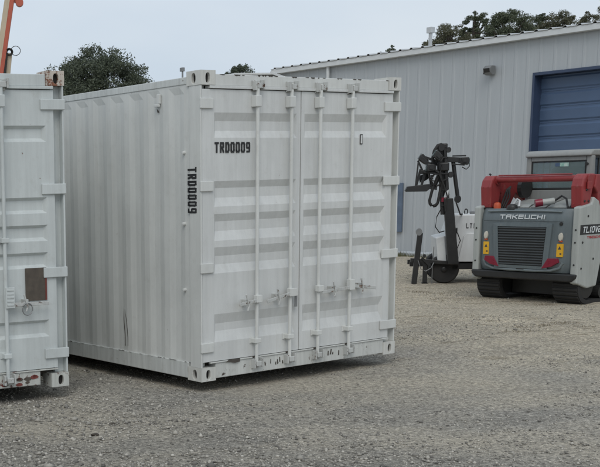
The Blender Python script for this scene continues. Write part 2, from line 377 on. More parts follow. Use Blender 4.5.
def grass(name, spots, mat, label):
    vs_, fs_ = [], []
    for (x, y, n, spread, h) in spots:
        for _ in range(n):
            a, r = random.uniform(0, 6.28), spread * random.random() ** .7
            px, py = x + r * math.cos(a), y + r * math.sin(a) * .8; pz = gh(px, py)
            d, hh, wd = random.uniform(0, 6.28), h * random.uniform(.4, 1.1), random.uniform(.003, .007)
            lx, ly = math.cos(d) * hh * random.uniform(.2, .9), math.sin(d) * hh * random.uniform(.2, .9)
            i = len(vs_); vs_ += [(px - wd * math.sin(d), py + wd * math.cos(d), pz - .01), (px + wd * math.sin(d), py - wd * math.cos(d), pz - .01), (px + lx, py + ly, pz + hh)]
            fs_.append((i, i + 1, i + 2))
    tag(raw_mesh(name, np.array(vs_), np.array(fs_), mat), label, 'grass', kind='stuff')
sp = []
for _ in range(210):
    x, y = random.uniform(4.0, 10.5), random.uniform(11.5, 20)
    if noise.noise((x * .5, y * .5, 3)) > -.05: sp.append((x, y, random.randint(30, 80), random.uniform(.12, .45), random.uniform(.010, .028)))
grass('dry_grass', sp, 'drygrass', 'sparse dry straw coloured grass tufts in the gravel')
WB = Vector((8.801, 25.365, 0)); WX = Vector((.5180, -.8554, 0)); WY = Vector((.8554, .5180, 0))
sp = []
for _ in range(240):
    t = random.uniform(-4.5, 2.9); p = WB + WX * t - WY * random.uniform(.05, .5); sp.append((p.x, p.y, random.randint(10, 26), .16, random.uniform(.05, .14)))
grass('green_grass', sp, 'greengrass', 'thin strip of weedy grass along the foot of the metal wall')

# ------------------------------------------------------------------ shipping containers
CW, CH, CL = 2.438, 2.591, 6.058
def tilt_matrix(C, a, tx, ty):
    u = Vector((math.cos(a), math.sin(a), tx)).normalized(); s = Vector((-math.sin(a), math.cos(a), ty)); s = (s - u * s.dot(u)).normalized(); z = u.cross(s)
    return Matrix(((u.x, s.x, z.x, C[0]), (u.y, s.y, z.y, C[1]), (u.z, s.z, z.z, C[2]), (0, 0, 0, 1)))

def holed_face(mb, c0, ua, va, wid, hei, hc, hw, hh_, depth_v, n=16):
    """rectangular face with an oblong hole and the wall of the hole"""
    c0, ua, va, dv = Vector(c0), Vector(ua), Vector(va), Vector(depth_v)
    outer, inner = [], []
    for k in range(n):
        q = 2 * math.pi * (k + .5) / n; ca, sa = math.cos(q), math.sin(q)
        ex = math.copysign(abs(ca) ** .8, ca) * hw; ey = math.copysign(abs(sa) ** .8, sa) * hh_
        inner.append((hc[0] + ex, hc[1] + ey))
        sx = (wid - hc[0]) / ca if ca > 0 else -hc[0] / ca; sy = (hei - hc[1]) / sa if sa > 0 else -hc[1] / sa
        t_ = min(sx, sy); outer.append((hc[0] + ca * t_, hc[1] + sa * t_))
    corners = [(0, 0), (wid, 0), (wid, hei), (0, hei)]
    for cn in corners:        # snap the nearest outer point to each corner
        k = min(range(n), key=lambda i: (outer[i][0] - cn[0]) ** 2 + (outer[i][1] - cn[1]) ** 2); outer[k] = cn
    W3 = lambda p: c0 + ua * p[0] + va * p[1]
    vs_ = [W3(p) for p in outer] + [W3(p) for p in inner] + [W3(p) + dv for p in inner]
    mb.add(vs_, [(i, (i + 1) % n, (i + 1) % n + n, i + n) for i in range(n)] + [(i + n, (i + 1) % n + n, (i + 1) % n + 2 * n, i + 2 * n) for i in range(n)])

def casting(root, ix, iy, iz, mat):
    """corner fitting 178 x 162 x 118 mm with oblong holes on its two outer faces"""
    x0 = 0 if ix == 0 else CW - .162; y0 = 0 if iy == 0 else CL - .178; z0 = 0 if iz == 0 else CH - .118
    x1, y1, z1 = x0 + .162, y0 + .178, z0 + .118; mb = MB()
    yo, yi, dy = (y0, y1, .03) if iy == 0 else (y1, y0, -.03); xo, xi, dx = (x0, x1, .03) if ix == 0 else (x1, x0, -.03)
    hcx = .10 if ix == 0 else .062; hcy = .09
    holed_face(mb, (x0, yo, z0), (1, 0, 0), (0, 0, 1), .162, .118, (.081 + (.008 if ix else -.002), .056), .024, .041, (0, dy, 0))
    holed_face(mb, (xo, y0, z0), (0, 1, 0), (0, 0, 1), .178, .118, (hcy, .056), .026, .041, (dx, 0, 0))
    mb.add([(x0, y0, z0), (x1, y0, z0), (x1, y1, z0), (x0, y1, z0), (x0, y0, z1), (x1, y0, z1), (x1, y1, z1), (x0, y1, z1)], [(0, 1, 2, 3), (4, 5, 6, 7)])
    mb.add([(x0, yi, z0), (x1, yi, z0), (x1, yi, z1), (x0, yi, z1)], [(0, 1, 2, 3)]); mb.add([(xi, y0, z0), (xi, y1, z0), (xi, y1, z1), (xi, y0, z1)], [(0, 1, 2, 3)])
    o = mb.build('corner_casting', mat, root)
    md = o.modifiers.new('bevel', 'BEVEL'); md.width = .004; md.segments = 2; md.limit_method = 'ANGLE'; md.angle_limit = R(60)
    MB().box(x0 + .034, x1 - .034, y0 + .034, y1 - .034, z0 + .008, z1 - .008).build('casting_core', 'hole', o)
    return o

def corrugated(mb, y0, y1, z0, z1, x, dep, pitch=.2785, ph=0):
    """trapezoid corrugation running in y, flutes vertical, outer face at x, inner at x+dep"""
    prof = []; t = y0; pts = [(0, 0), (.072, 0), (.140, 1), (.210, 1), (.2785, 0)]; k = 0
    while True:
        done = False
        for (a, d) in pts[:-1]:
            yy = y0 + k * pitch + a - ph
            if yy < y0: continue
            if yy > y1: done = True; break
            prof.append((yy, x + d * dep))
        k += 1
        if done: break
    prof = [(y0, prof[0][1])] + [p for p in prof if y0 < p[0] < y1] + [(y1, prof[-1][1])]
    # flutes close with a slope at both ends; a few rows so the sheet is not dead flat
    zr = np.concatenate([[z0, z0 + .012, z0 + .06], np.linspace(z0 + .25, z1 - .25, 10), [z1 - .075, z1 - .015, z1]]); base = len(mb.v); m = len(prof)
    for zz in zr:
        e = min(1, max(0, (z1 - zz - .012) / .045))
        for (yy, xx) in prof:
            f = math.sin(math.pi * (zz - z0) / (z1 - z0))
            mb.v.append((x + (xx - x) * e + .008 * f * noise.noise((yy * 1.9, zz * 1.6, x + 3.3)), yy, zz))
    for j in range(len(zr) - 1):
        for i in range(m - 1): mb.f.append((base + j * m + i, base + j * m + i + 1, base + (j + 1) * m + i + 1, base + (j + 1) * m + i))

def door_panel(x0, x1, gx0, gx1, grooves, y, dep, side=.03):
    """flat door skin with recessed horizontal pockets: front face, pocket slopes, back, edges"""
    mb = MB(); z0, z1 = .165, 2.440
    nxs = 7
    def rowx(a, b_): return [a + (b_ - a) * i / nxs for i in range(nxs + 1)]
    def wob(x, z): return .0035 * noise.noise((x * 2.1, z * 2.1, 5.5))
    def quadstrip(xa, xb, za, ya, zb, yb):
        xs_ = rowx(xa, xb); i0 = len(mb.v)
        for x in xs_: mb.v.append((x, ya + wob(x, za), za))
        for x in xs_: mb.v.append((x, yb + wob(x, zb), zb))
        for i in range(nxs): mb.f.append((i0 + i, i0 + i + 1, i0 + nxs + 2 + i, i0 + nxs + 1 + i))
    # frame columns left and right of the pockets
    zs = [z0] + sorted([z for g in grooves for z in (g[0], g[3])]) + [z1]
    for xa, xb in ((x0, gx0), (gx1, x1)):
        for a, b_ in zip(zs[:-1], zs[1:]):
            mb.add([(xa, y + wob(xa, a), a), (xb, y + wob(xb, a), a), (xb, y + wob(xb, b_), b_), (xa, y + wob(xa, b_), b_)], [(0, 1, 2, 3)])
    prev = z0
    for g in sorted(grooves, key=lambda g: g[3]):
        zt, zt2, zb2, zb = g                      # top edge, inner top, inner bottom, bottom edge
        quadstrip(gx0, gx1, prev, y, zb, y)
        ia, ib = gx0 + side, gx1 - side
        i0 = len(mb.v)
        def ring(xa, xb, za, zb_, yy):
            lo = [(x, yy + wob(x, za), za) for x in rowx(xa, xb)]; hi = [(x, yy + wob(x, zb_), zb_) for x in rowx(xa, xb)]
            return lo + hi
        mb.v += ring(gx0, gx1, zb, zt, y); mb.v += ring(ia, ib, zb2, zt2, y + dep)
        m = nxs + 1; o2 = i0 + 2 * m
        for i in range(nxs):
            mb.f.append((i0 + i, i0 + i + 1, o2 + i + 1, o2 + i)); mb.f.append((o2 + i, o2 + i + 1, o2 + m + i + 1, o2 + m + i)); mb.f.append((o2 + m + i, o2 + m + i + 1, i0 + m + i + 1, i0 + m + i))
        mb.f.append((i0, o2, o2 + m, i0 + m)); mb.f.append((i0 + nxs, i0 + m + nxs, o2 + m + nxs, o2 + nxs))
        prev = zt
    quadstrip(gx0, gx1, prev, y, z1, y)
    yb = y + .055
    mb.add([(x0, y, z0), (x1, y, z0), (x1, yb, z0), (x0, yb, z0), (x0, y, z1), (x1, y, z1), (x1, yb, z1), (x0, yb, z1)],
           [(0, 3, 2, 1), (4, 5, 6, 7), (1, 2, 6, 5), (2, 3, 7, 6), (3, 0, 4, 7)])
    return mb

def container(label, C, a, tx, ty, style):
    root = thing('shipping_container', label, 'container'); root.matrix_world = tilt_matrix(C, a, tx, ty)
    body, doorm, sillm, railm, castm = style['mats']
    for ix in (0, 1):
        for iy in (0, 1):
            for iz in (0, 1): casting(root, ix, iy, iz, style.get('cast', {}).get((ix, iy, iz), castm))
        # posts: outer lip plus a set-back web (door end), plain at the blind end
        mir = (lambda p: [(CW - x, y) for x, y in p]) if ix else (lambda p: p)
        MB().prism(mir([(.004, .006), (.020, .006), (.020, .070), (.098, .070), (.098, .150), (.004, .150)]), 'z', .118, CH - .118).build('corner_post', body, root, .004)
        MB().prism(mir([(.004, CL - .006), (.150, CL - .006), (.150, CL - .08), (.004, CL - .15)]), 'z', .118, CH - .118).build('corner_post', body, root, .004)
        xa, xb = ((.004, .055) if ix == 0 else (CW - .055, CW - .004))
        MB().box(xa, xb, .178, CL - .178, .014, .155).build('bottom_side_rail', railm, root, .006)
        MB().box(xa + (.004 if ix == 0 else -.0), xb - (0 if ix == 0 else .004), .178, CL - .178, 2.491, 2.551).build('top_side_rail', railm, root, .005)
        mb = MB(); 
        if ix == 0: corrugated(mb, .1505, CL - .1505, .1555, 2.4905, .014, .0105, ph=style['phase'])
        else: corrugated(mb, .1505, CL - .1505, .1555, 2.4905, CW - .014, -.0105, ph=style['phase'])
        mb.build('side_wall', body, root, .016, seg=2)
    mb = MB(); corrugated(mb, 0.101, CW - .101, .1, 2.49, 0, .045)
    mb.v = [(y, CL - .02 - x, z) for (x, y, z) in mb.v]; mb.build('end_wall', body, root)
    mb = MB(); corrugated(mb, .1, CL - .1, .056, CW - .056, 0, .02, pitch=.2785)
    mb.v = [(z, y, 2.545 - x) for (x, y, z) in mb.v]; mb.build('roof', body, root)
    MB().box(.056, CW - .056, .10, CL - .06, .11, .15).build('floor', 'timber', root)
    for k in range(9): MB().box(.056, CW - .056, .55 + k * .6, .60 + k * .6, .03, .109).build('cross_member', 'black', root)
    # door end frame
    hd = MB().box(.1625, CW - .1625, .008, .09, 2.470, 2.563).build('door_header', body, root, .005)
    MB().box(.1, CW - .1, -.004, .06, 2.446, 2.4695).build('drip_rail', doorm, hd, .003)
    sl0, sl1 = style.get('sill', (.1625, CW - .1625))
    sl = MB().box(sl0, sl1, .004, .10, style.get('sill_z', .016), .150).build('door_sill', sillm, root, .006)
    MB().box(.1, CW - .1, -.006, .02, .1505, .160).build('sill_lip', sillm, sl, .002)
    seam = style['seam']; hz = (2.325, 1.650, .968, .290)
    for side in (0, 1):
        if side == 0: x0, x1, g0, g1 = style.get('dx0', .094), seam - .004, style['gl'][0], style['gl'][1]
        else: x0, x1, g0, g1 = seam + .006, 2.342, style['gr'][0], style['gr'][1]
        d = door_panel(x0, x1, g0, g1, style['grooves'], .012, style['gdep']).build('door', doorm, root)
        MB().box(x0 + .004, x1 - .004, .067, .078, .17, 2.435).build('gasket', 'gasket', d)
        for z in hz:
            hx0, hx1 = (-.004, .135) if side == 0 else (CW - .215, CW + .002)
            h = MB().box(hx0, hx1, -.008, .011, z - .042, z + .042).build('hinge', body, d, .005)
            px = .012 if side == 0 else CW - .012
            MB().tube([(px, -.004, z - .07), (px, -.004, z + .07)], .011, 8).build('hinge_pin', body, h) if False else None
        for bx in style['bars'][side]:
            br = MB(); br.tube([(bx, -.030, .09), (bx, -.030, 2.505)], .0165, 12)
            o = br.build('locking_bar', body, d, auto=50)
            for z in (.10, 2.475):      # cams and their keepers
                MB().box(bx - .012, bx + .045, -.050, -.012, z - .022, z + .022).build('cam', 'hardware', d, .004)
                k = MB().box(bx - .036, bx + .052, -.006, .004 if z < 1 else .008, z - .045, z + .045); k.box(bx - .036, bx - .020, -.046, -.006, z - .04, z + .04); k.box(bx + .048, bx + .064, -.052, -.006, z - .03, z + .05)
                k.build('cam_keeper', 'hardware', d, .003)
            for z in style['guides']:
                g = MB().box(bx - .034, bx + .034, -.052, .0118, z - .020, z + .020); g.box(bx - .050, bx + .050, .004, .0125, z - .028, z + .028); g.build('bar_guide', body, d, .004)
            g = MB().box(bx - .038, bx + .026, -.055, .0118, 2.30, 2.395); g.build('bar_guide', body, d, .006)
    root['kind_of'] = 0; del root['kind_of']
    return root

GR = [(2.252, 2.184, 2.105, 2.046), (1.690, 1.632, 1.552, 1.478), (1.417, 1.354, 1.273, 1.192), (1.137, 1.062, .992, .917), (.569, .486, .421, .328)]
C1 = (1.4872, 9.1858, .070)
main = container('white steel container stencilled TRD0009 on its doors', C1, .5527, .0061, -.0045,
    dict(mats=('white', 'white_door', 'white_sill', 'white_rail', 'cast_white'), seam=1.155, gl=(.155, 1.105), gr=(1.200, 2.262), gdep=.026, grooves=GR,
         bars=((.605, 1.003), (1.356, 1.762)), guides=(.305,), phase=0, dx0=.0235))
doors = [o for o in main.children if o.name.startswith('door') and not o.name.startswith('door_')]
dl, dr = sorted(doors, key=lambda o: o.data.vertices[0].co.x)
FX = lambda x0, z0, y: (lambda a, h, o: (x0 + a, y - o, z0 + h))
lettering('lettering', 'TRD0009', 'stencil', dl, .088, .046, .0125, .0165, FX(.158, 1.923, .0085))
lettering('lettering', 'TRD0009', 'stencil', main, .112, .044, .0125, .0175, (lambda a, h, o: (.0035 - o, .170 - h, 1.812 - a)))
# handles: flat bars hinged on the locking bars, with hooks and catches
def handle(parent, xa, za, xb, zb, catches):
    hb = MB(); hb.bar((xa, -.058, za), (xb, -.058, zb), .030, .010); hb.build('handle', 'hardware', parent, .003)
    for (cx, cz) in catches:
        k = MB().box(cx - .02, cx + .02, -.05, .012, cz - .02, cz + .028); k.bar((cx - .028, -.068, cz + .075), (cx + .006, -.068, cz - .03), .014, .012); k.bar((cx + .004, -.068, cz - .03), (cx - .012, -.068, cz - .07), .012, .012)
        k.build('handle_catch', 'hardware', parent, .003)
handle(dl, .385, .638, .605, .662, [(.475, .648)]); handle(dl, .70, .640, 1.003, .695, [(.84, .67)])
MB().box(.575, .640, -.066, -.020, .640, .705).build('handle_hub', 'white', dl, .004); MB().box(.970, 1.060, -.066, -.020, .665, .735).build('handle_hub', 'white', dl, .004)
MB().bar((1.075, -.03, .73), (1.075, -.03, .565), .026, .012).build('seal_strap', 'steel_grey', dl, .002)
handle(dr, 1.375, .672, 1.74, .690, [(1.535, .688)]); handle(dr, 1.79, .70, 2.085, .665, [(1.90, .693)])
MB().box(1.325, 1.392, -.066, -.020, .680, .735).build('handle_hub', 'white', dr, .004); MB().box(1.73, 1.795, -.066, -.020, .665, .765).build('handle_hub', 'white', dr, .004)
MB().box(1.905, 1.938, .006, .0085, 1.985, 2.075).build('sticker', 'stencil', dr); MB().box(1.912, 1.931, .0035, .0055, 1.993, 2.067).build('sticker', 'white_door', dr)
# bare scrape under the left door and dark chipped strokes on the sill
MB().prism([(.27, .146), (.30, .164), (.43, .166), (.43, .135), (.37, .130), (.33, .142)], 'y', -.0085, -.0065).build('scrape_and_shade', 'chip_and_shade', main)
for k in range(13):
    x = [.70, .735, .80, .86, .885, .91, .945, 1.0, 1.03, 1.52, 1.55, 1.58, 1.66][k]; z = random.uniform(.06, .09); h = random.uniform(.02, .05); ww = random.uniform(.006, .016); t = random.uniform(-.01, .01)
    MB().prism([(x, z), (x + ww, z + random.uniform(-.004, .004)), (x + ww + t, z + h), (x + t + ww * .3, z + h * random.uniform(.9, 1.1))], 'y', .0005, .0030).build('scrape_and_shade', 'chip_and_shade', main)
for k in range(26):                      # chipped upper edge of the header and shade painted in at the cams
    x = random.uniform(.2, 2.25); ln = random.uniform(.01, .06); hh_ = random.uniform(.004, .012)
    MB().prism([(x, 2.5625), (x + ln, 2.5625), (x + ln * .8, 2.5625 - hh_), (x + ln * .3, 2.5625 - hh_ * random.uniform(.3, 1))], 'y', .0055, .0075).build('scrape_and_shade', 'chip_and_shade', main)
for (x, z) in ((.56, 2.43), (.97, 2.43), (1.32, 2.43), (1.73, 2.425), (.58, .15), (.98, .15), (1.33, .15), (1.74, .15)):  # small dark strips painted for the shading in the cam gaps
    MB().prism([(x, z), (x + .05, z + .008), (x + .055, z + .02), (x - .004, z + .018)], 'y', -.0072, -.0052).build('scrape_and_shade', 'chip_and_shade', main)
yy = .2
while yy < 2.6:                          # flaking paint along the top of the bottom side rail
    ln = random.uniform(.02, .11); hh_ = random.uniform(.004, .010)
    MB().prism([(yy, .1552), (yy + ln, .1552), (yy + ln * .85, .1552 - hh_), (yy + ln * .5, .1552 - hh_ * .4), (yy + ln * .2, .1552 - hh_)], 'x', .0012, .0032).build('scrape_and_shade', 'chip_and_shade' if random.random() < .4 else 'white_sill', main); yy += ln + random.uniform(.02, .16)
# tabs, bolt heads and scratches on the long side
mb = MB().box(-.006, .016, .53, .57, 2.36, 2.44); mb.box(-.012, .010, .535, .60, 2.335, 2.358); mb.build('bracket', 'white', main, .004)
for (y, z) in ((.222, 1.933), (.226, 1.339), (.222, .777)): MB().lathe([(-.012, .004), (-.010, .014), (.016, .016)], (0, y, z), 'x', 10).build('bolt_head', 'white', main, smooth=False)
MB().prism([(.555, 2.285), (.58, 2.29), (.585, 2.32), (.565, 2.305)], 'x', .0115, .0135).build('scrape_and_shade', 'chip_and_shade', main)
MB().prism([(1.105, .55), (1.112, .45), (1.095, .30), (1.092, .20), (1.085, .20), (1.088, .31), (1.104, .45)], 'x', .0125, .0137).build('scrape_and_shade', 'chip_and_shade', main)
MB().prism([(1.09, .54), (1.06, .42), (1.045, .28), (1.048, .20), (1.053, .20), (1.053, .28), (1.068, .42)], 'x', .0125, .0137).build('scrape_and_shade', 'chip_and_shade', main)
mb = MB().bar((.03, .262, 2.545), (.03, .262, 2.605), .012, .012); mb.box(.018, .042, .245, .285, 2.603, 2.635); mb.build('roof_lug', 'steel_grey', main, .003)

GR2 = [(2.158, 2.132, 2.058, 2.030), (1.585, 1.560, 1.482, 1.455), (1.360, 1.336, 1.258, 1.230), (1.136, 1.112, 1.036, 1.009), (.575, .550, .462, .434)]
a2 = .4107; C2 = Vector((.356, 9.1385, .070)) - Vector((math.cos(a2), math.sin(a2), 0)) * CW
left = container('white container with rusty corner fitting and brown patch, cut by the left edge', C2, a2, .0029, .0024,
    dict(mats=('old_white', 'old_white', 'old_sill', 'old_sill', 'old_sill'), cast={(1, 0, 1): 'rusty_cast', (1, 0, 0): 'old_sill'}, seam=1.20, gl=(.20, 1.12), gr=(1.30, 2.27), gdep=.030,
         grooves=GR2, bars=((.62, 1.03), (1.40, 1.868)), guides=(1.25, .305), phase=.1, sill=(.26, CW - .262), sill_z=.03))
doors = [o for o in left.children if o.name.startswith('door') and not o.name.startswith('door_')]
dl2, dr2 = sorted(doors, key=lambda o: o.data.vertices[0].co.x)
pt = MB().box(CW - .380, CW - .190, .004, .0085, .742, 1.012).build('brown_patch', 'brown_patch', dr2); pt['label'] = 'brown weathered patch with a red right edge'
MB().box(CW - .203, CW - .188, .0015, .0095, .742, 1.010).build('patch_edge', 'red_edge', dr2)
handle(dr2, CW - .54, .728, CW - .20, .722, [(CW - .40, .735)]); handle(dl2, .66, .70, .98, .70, [(.8, .7)])
mb = MB().box(CW - .585, CW - .505, -.062, -.048, .70, .87); [mb.box(CW - .575, CW - .515, -.066, -.062, .72 + k * .03, .735 + k * .03) for k in range(5)]; mb.build('lock_cover', 'old_white', dr2, .003)
MB().tube([(CW - .40 + .045 * math.sin(q), -.07, .685 + .05 * math.cos(q)) for q in np.linspace(0, 6.28, 15)], .005, 6).build('padlock_ring', 'steel_grey', dr2)
for k in range(14):
    x = CW - random.uniform(.28, .62); z = random.uniform(.05, .125); r_ = random.uniform(.008, .028)
    MB().prism([(x + r_ * (1 + .5 * random.random()) * math.cos(q), z + r_ * .7 * (.6 + .6 * random.random()) * math.sin(q)) for q in np.linspace(0, 5.6, 8)], 'y', .0005, .0030 + k * .00012).build('rust_spot', 'brown_patch' if k % 2 else 'red_edge', left)

for (nm, mat_, yy, lab) in (('n', main, .95, 'dark timber bearer under the door end of the container stencilled TRD0009'), ('f', main, 5.3, 'dark timber bearer under the far end of the container stencilled TRD0009'),
                            ('n', left, .95, 'dark timber bearer under the door end of the leftmost container'), ('f', left, 5.3, 'dark timber bearer under the far end of the leftmost container')):
    bx = MB().box(.40, CW - .40, -.10, .10, -.13, -.0135); o = bx.build('timber_bearer', 'timber', None, .006)
    o.matrix_world = mat_.matrix_world @ Matrix.Translation((0, yy, 0.012)); tag(o, lab, 'timber', 'timbers under the containers')

# ------------------------------------------------------------------ warehouse
wh = thing('metal_warehouse', 'long pale grey ribbed metal warehouse with blue roller door', 'building', WB, math.atan2(WX.y, WX.x))
EV, X0, NP, PW = 4.50, -4.20, 21, .9144; DX0, DX1, DZ = 3.04, 6.70, 3.69
def ribbed(width, z0, z1, y=0.):
    mb = MB(); prof = []
    for k in range(3):
        o = k * width / 3
        prof += [(o, 0), (o + .105 * width / .9144, 0)]
        prof += [(o + .125, -.011), (o + .165, -.011), (o + .185, 0)]
    prof.append((width, 0)); n = len(prof)
    mb.add([(x, y + d, z0) for x, d in prof] + [(x, y + d, z1) for x, d in prof], [(i, i + 1, i + 1 + n, i + n) for i in range(n - 1)])
    return mb
wp = ribbed(PW - .0004, .06, EV).mesh('wall_panel', M['wall']); wp2 = ribbed(PW - .0004, DZ + .12, EV).mesh('wall_panel_over_door', M['wall'])
k = 0; x = X0
while x < 14.5:
    if x + PW <= DX0 or x >= DX1 - .01: link('wall_panel', wp, wh, (x, 0, 0)); x += PW
    elif x < DX0:
        ww = DX0 - x; ribbed(ww - .0004, .06, EV).build('wall_panel', 'wall', wh).location = (x, 0, 0); x = DX0
    else:
        ww = (DX1 - DX0) / 4
        for q in range(4): ribbed(ww - .0004, DZ + .12, EV).build('wall_panel', 'wall', wh).location = (DX0 + q * ww, 0, 0)
        x = DX1
XE = x
for xx in np.arange(X0 + .457, XE, .9144): pass
MB().box(X0 - .02, X0 + .10, -.036, .05, .06, EV).build('corner_trim', 'eave', wh)
MB().prism([(-.05, 0), (-.05, .06), (-.006, .10), (.03, .10), (.03, 0)], 'x', X0, DX0 - .06).build('base_trim', 'wall', wh)
ev = MB().prism([(-.034, EV - .03), (-.15, EV - .02), (-.15, EV + .09), (-.135, EV + .09), (-.13, EV), (-.034, EV - .01)], 'x', X0 - .10, XE).build('eave_gutter', 'eave', wh)
MB().box(X0 - .05, XE, -.10, .25, EV + .012, EV + .092).build('closure_strip', 'closure', wh)
DEP, RISE = 18.0, .075
def roof_panel_mesh():
    mb = MB(); prof = []
    for q in range(3):
        o = q * PW / 3; prof += [(o, 0), (o + .10, 0), (o + .12, .032), (o + .17, .032), (o + .19, 0)]
    prof.append((PW, 0)); n = len(prof); rows = [(-.17, EV + .098), (DEP / 2, EV + .098 + (DEP / 2 + .17) * RISE)]
    mb.add([(px, y, z + d) for (y, z) in rows for px, d in prof], [(i, i + 1, i + 1 + n, i + n) for i in range(n - 1)])
    # sheet end, so the ribs show their dark hollows
    mb.add([(px, -.17, EV + .098 + d) for px, d in prof] + [(px, -.165, EV + .090 + d) for px, d in prof], [(i, i + 1, i + 1 + n, i + n) for i in range(n - 1)])
    return mb.mesh('roof_panel', M['roof'])
rp = roof_panel_mesh(); xx = X0 - .1
while xx < XE: link('roof_panel', rp, wh, (xx, 0, 0)); xx += PW
zr = EV + .098 + (DEP / 2 + .17) * RISE
MB().add([(X0 - .1, DEP / 2 + .01, zr), (XE, DEP / 2 + .01, zr), (XE, DEP, EV + .1), (X0 - .1, DEP, EV + .1)], [(0, 1, 2, 3)]).build('rear_roof', 'roof', wh)
MB().prism([(.06, 0), (.06, EV), (DEP / 2, zr - .08), (DEP - .05, EV), (DEP - .05, 0)], 'x', X0, X0 + .05).build('gable_wall', 'wall', wh)
MB().prism([(.06, 0), (.06, EV), (DEP / 2, zr - .08), (DEP - .05, EV), (DEP - .05, 0)], 'x', XE - .05, XE).build('gable_wall', 'wall', wh)
MB().box(X0 + .06, XE - .06, DEP - .1, DEP - .05, 0, EV).build('rear_wall', 'wall', wh)
MB().bar((X0 - .14, -.12, EV + .03), (X0 + .45, -.19, EV - .16), .05, .05).build('gutter_strut', 'eave', wh)
# roller door: frame, sections
door = MB().box(DX0 + .005, DX0 + .055, -.040, .30, 0, DZ + .115); door.box(DX1 - .055, DX1 - .005, -.040, .30, 0, DZ + .115); door.box(DX0 + .055, DX1 - .055, -.040, .30, DZ + .055, DZ + .115)
door = door.build('roller_door', 'bluetrim', wh, .006)
nsec = 12; sh = (DZ + .05) / nsec
secm = MB().prism([(.21, .002), (.21, sh * .10), (.19, sh * .2), (.19, sh * .8), (.21, sh * .9), (.21, sh - .002), (.24, sh - .002), (.24, .002)], 'x', DX0 + .057, DX1 - .057).mesh('door_section', M['bluedoor'])
for q in range(nsec): link('door_section', secm, door, (0, 0, q * sh))
# wall pack lamp
lampx, lampz = 2.10, 3.95
lp = MB().prism([(-.034, lampz - .10), (-.034, lampz + .09), (-.16, lampz + .09), (-.22, lampz + .04), (-.20, lampz - .05), (-.13, lampz - .10)], 'x', lampx - .085, lampx + .085).build('wall_lamp', 'steel_grey', wh, .012)
MB().prism([(-.206, lampz - .045), (-.228, lampz + .03), (-.223, lampz + .035), (-.20, lampz - .05)], 'x', lampx - .07, lampx + .07).build('lamp_lens', 'black', lp); MB().box(lampx - .09, lampx - .0855, -.19, -.05, lampz - .08, lampz + .05).build('lamp_shade', 'black', lp)
# roof vent
VX = .24
vt = MB().box(VX - .03, VX + .03, .28, .34, EV, EV + .45).build('roof_vent', 'roof', wh, .005); 
MB().box(VX - .065, VX + .065, .24, .37, EV + .45, EV + .58).build('vent_cap', 'roof', vt, .01)
MB().tube([(-2.43, -.07, EV - .02), (-2.43, -.07, EV - .35), (-2.43, -.07, .1)], .04, 10).build('downpipe', 'eave', wh)
MB().box(-.33, -.08, -.075, -.034, .54, 1.66).build('blue_board', 'blueboard', wh, .004)

# ------------------------------------------------------------------ distant shed
sh_ = thing('distant_shed', 'far low cream edged shed roof peeking over the container stencilled TRD0009', 'shed', (15.9, 58, 0), R(8))
for k in range(8): MB().box(-5 + k * 1.05, -5 + k * 1.05 + 1.04, 0, .05, 0, 7.12).build('wall_panel', 'wall', sh_)
MB().box(-5, 3.4, 8, 8.05, 0, 7.12).build('rear_wall', 'wall', sh_); MB().box(-5, -4.95, .06, 7.99, 0, 7.12).build('side_wall', 'wall', sh_); MB().box(3.35, 3.4, .06, 7.99, 0, 7.12).build('side_wall', 'wall', sh_)
MB().prism([(-.4, 7.13), (4, 7.25), (8.4, 7.13), (8.4, 7.22), (4, 7.34), (-.4, 7.22)], 'x', -5.2, 3.6).build('roof', 'eave', sh_)
dd = MB().box(-3, 0, -.06, -.005, 0, 4).build('door', 'bluedoor', sh_); MB().box(-.4, -.3, -.10, -.062, 1, 1.3).build('handle', 'steel_grey', dd)

# ------------------------------------------------------------------ track loader (X right seen from behind, Y forward)
ld = thing('track_loader', 'grey compact track loader with red lift arms, seen from behind', 'loader', (6.970, 15.373, 0.0), R(-57))
def rrect(x0, x1, z0, z1, r, n=5):
    pts = []
    for (cx, cz, a0) in ((x1 - r, z1 - r, 0), (x0 + r, z1 - r, 90), (x0 + r, z0 + r, 180), (x1 - r, z0 + r, 270)):
        for k in range(n + 1): q = R(a0 + 90 * k / n); pts.append((cx + r * math.cos(q), cz + r * math.sin(q)))
    return pts
# bowed rear hood
hm = MB(); HX, HZ0, HZ1 = .692, .430, 1.300
cols, rows = 14, 10
def hoodpt(i, j):
    x = -HX + 2 * HX * i / cols; z = HZ0 + (HZ1 - HZ0) * j / rows
    bow = .045 * (abs(x) / HX) ** 3 + .05 * max(0, (abs(x) / HX - .86) / .14) ** 2; roll = .05 * max(0, (j / rows - .82) / .18) ** 2 + .04 * max(0, (.12 - j / rows) / .12) ** 2
    return (x, -.02 + bow + roll, z)
hm.v = [hoodpt(i, j) for j in range(rows + 1) for i in range(cols + 1)]; c1 = cols + 1
hm.f = [(j * c1 + i, j * c1 + i + 1, (j + 1) * c1 + i + 1, (j + 1) * c1 + i) for j in range(rows) for i in range(cols)]
nf = len(hm.v); hm.v += [(x, .28, z) for (x, y, z) in hm.v]
for j in range(rows): hm.f += [(j * c1, (j + 1) * c1, nf + (j + 1) * c1, nf + j * c1), (j * c1 + cols, nf + j * c1 + cols, nf + (j + 1) * c1 + cols, (j + 1) * c1 + cols)]
for i in range(cols): hm.f += [(i, nf + i, nf + i + 1, i + 1), (rows * c1 + i, rows * c1 + i + 1, nf + rows * c1 + i + 1, nf + rows * c1 + i)]
hood = hm.build('rear_hood', 'hood', ld, auto=45)
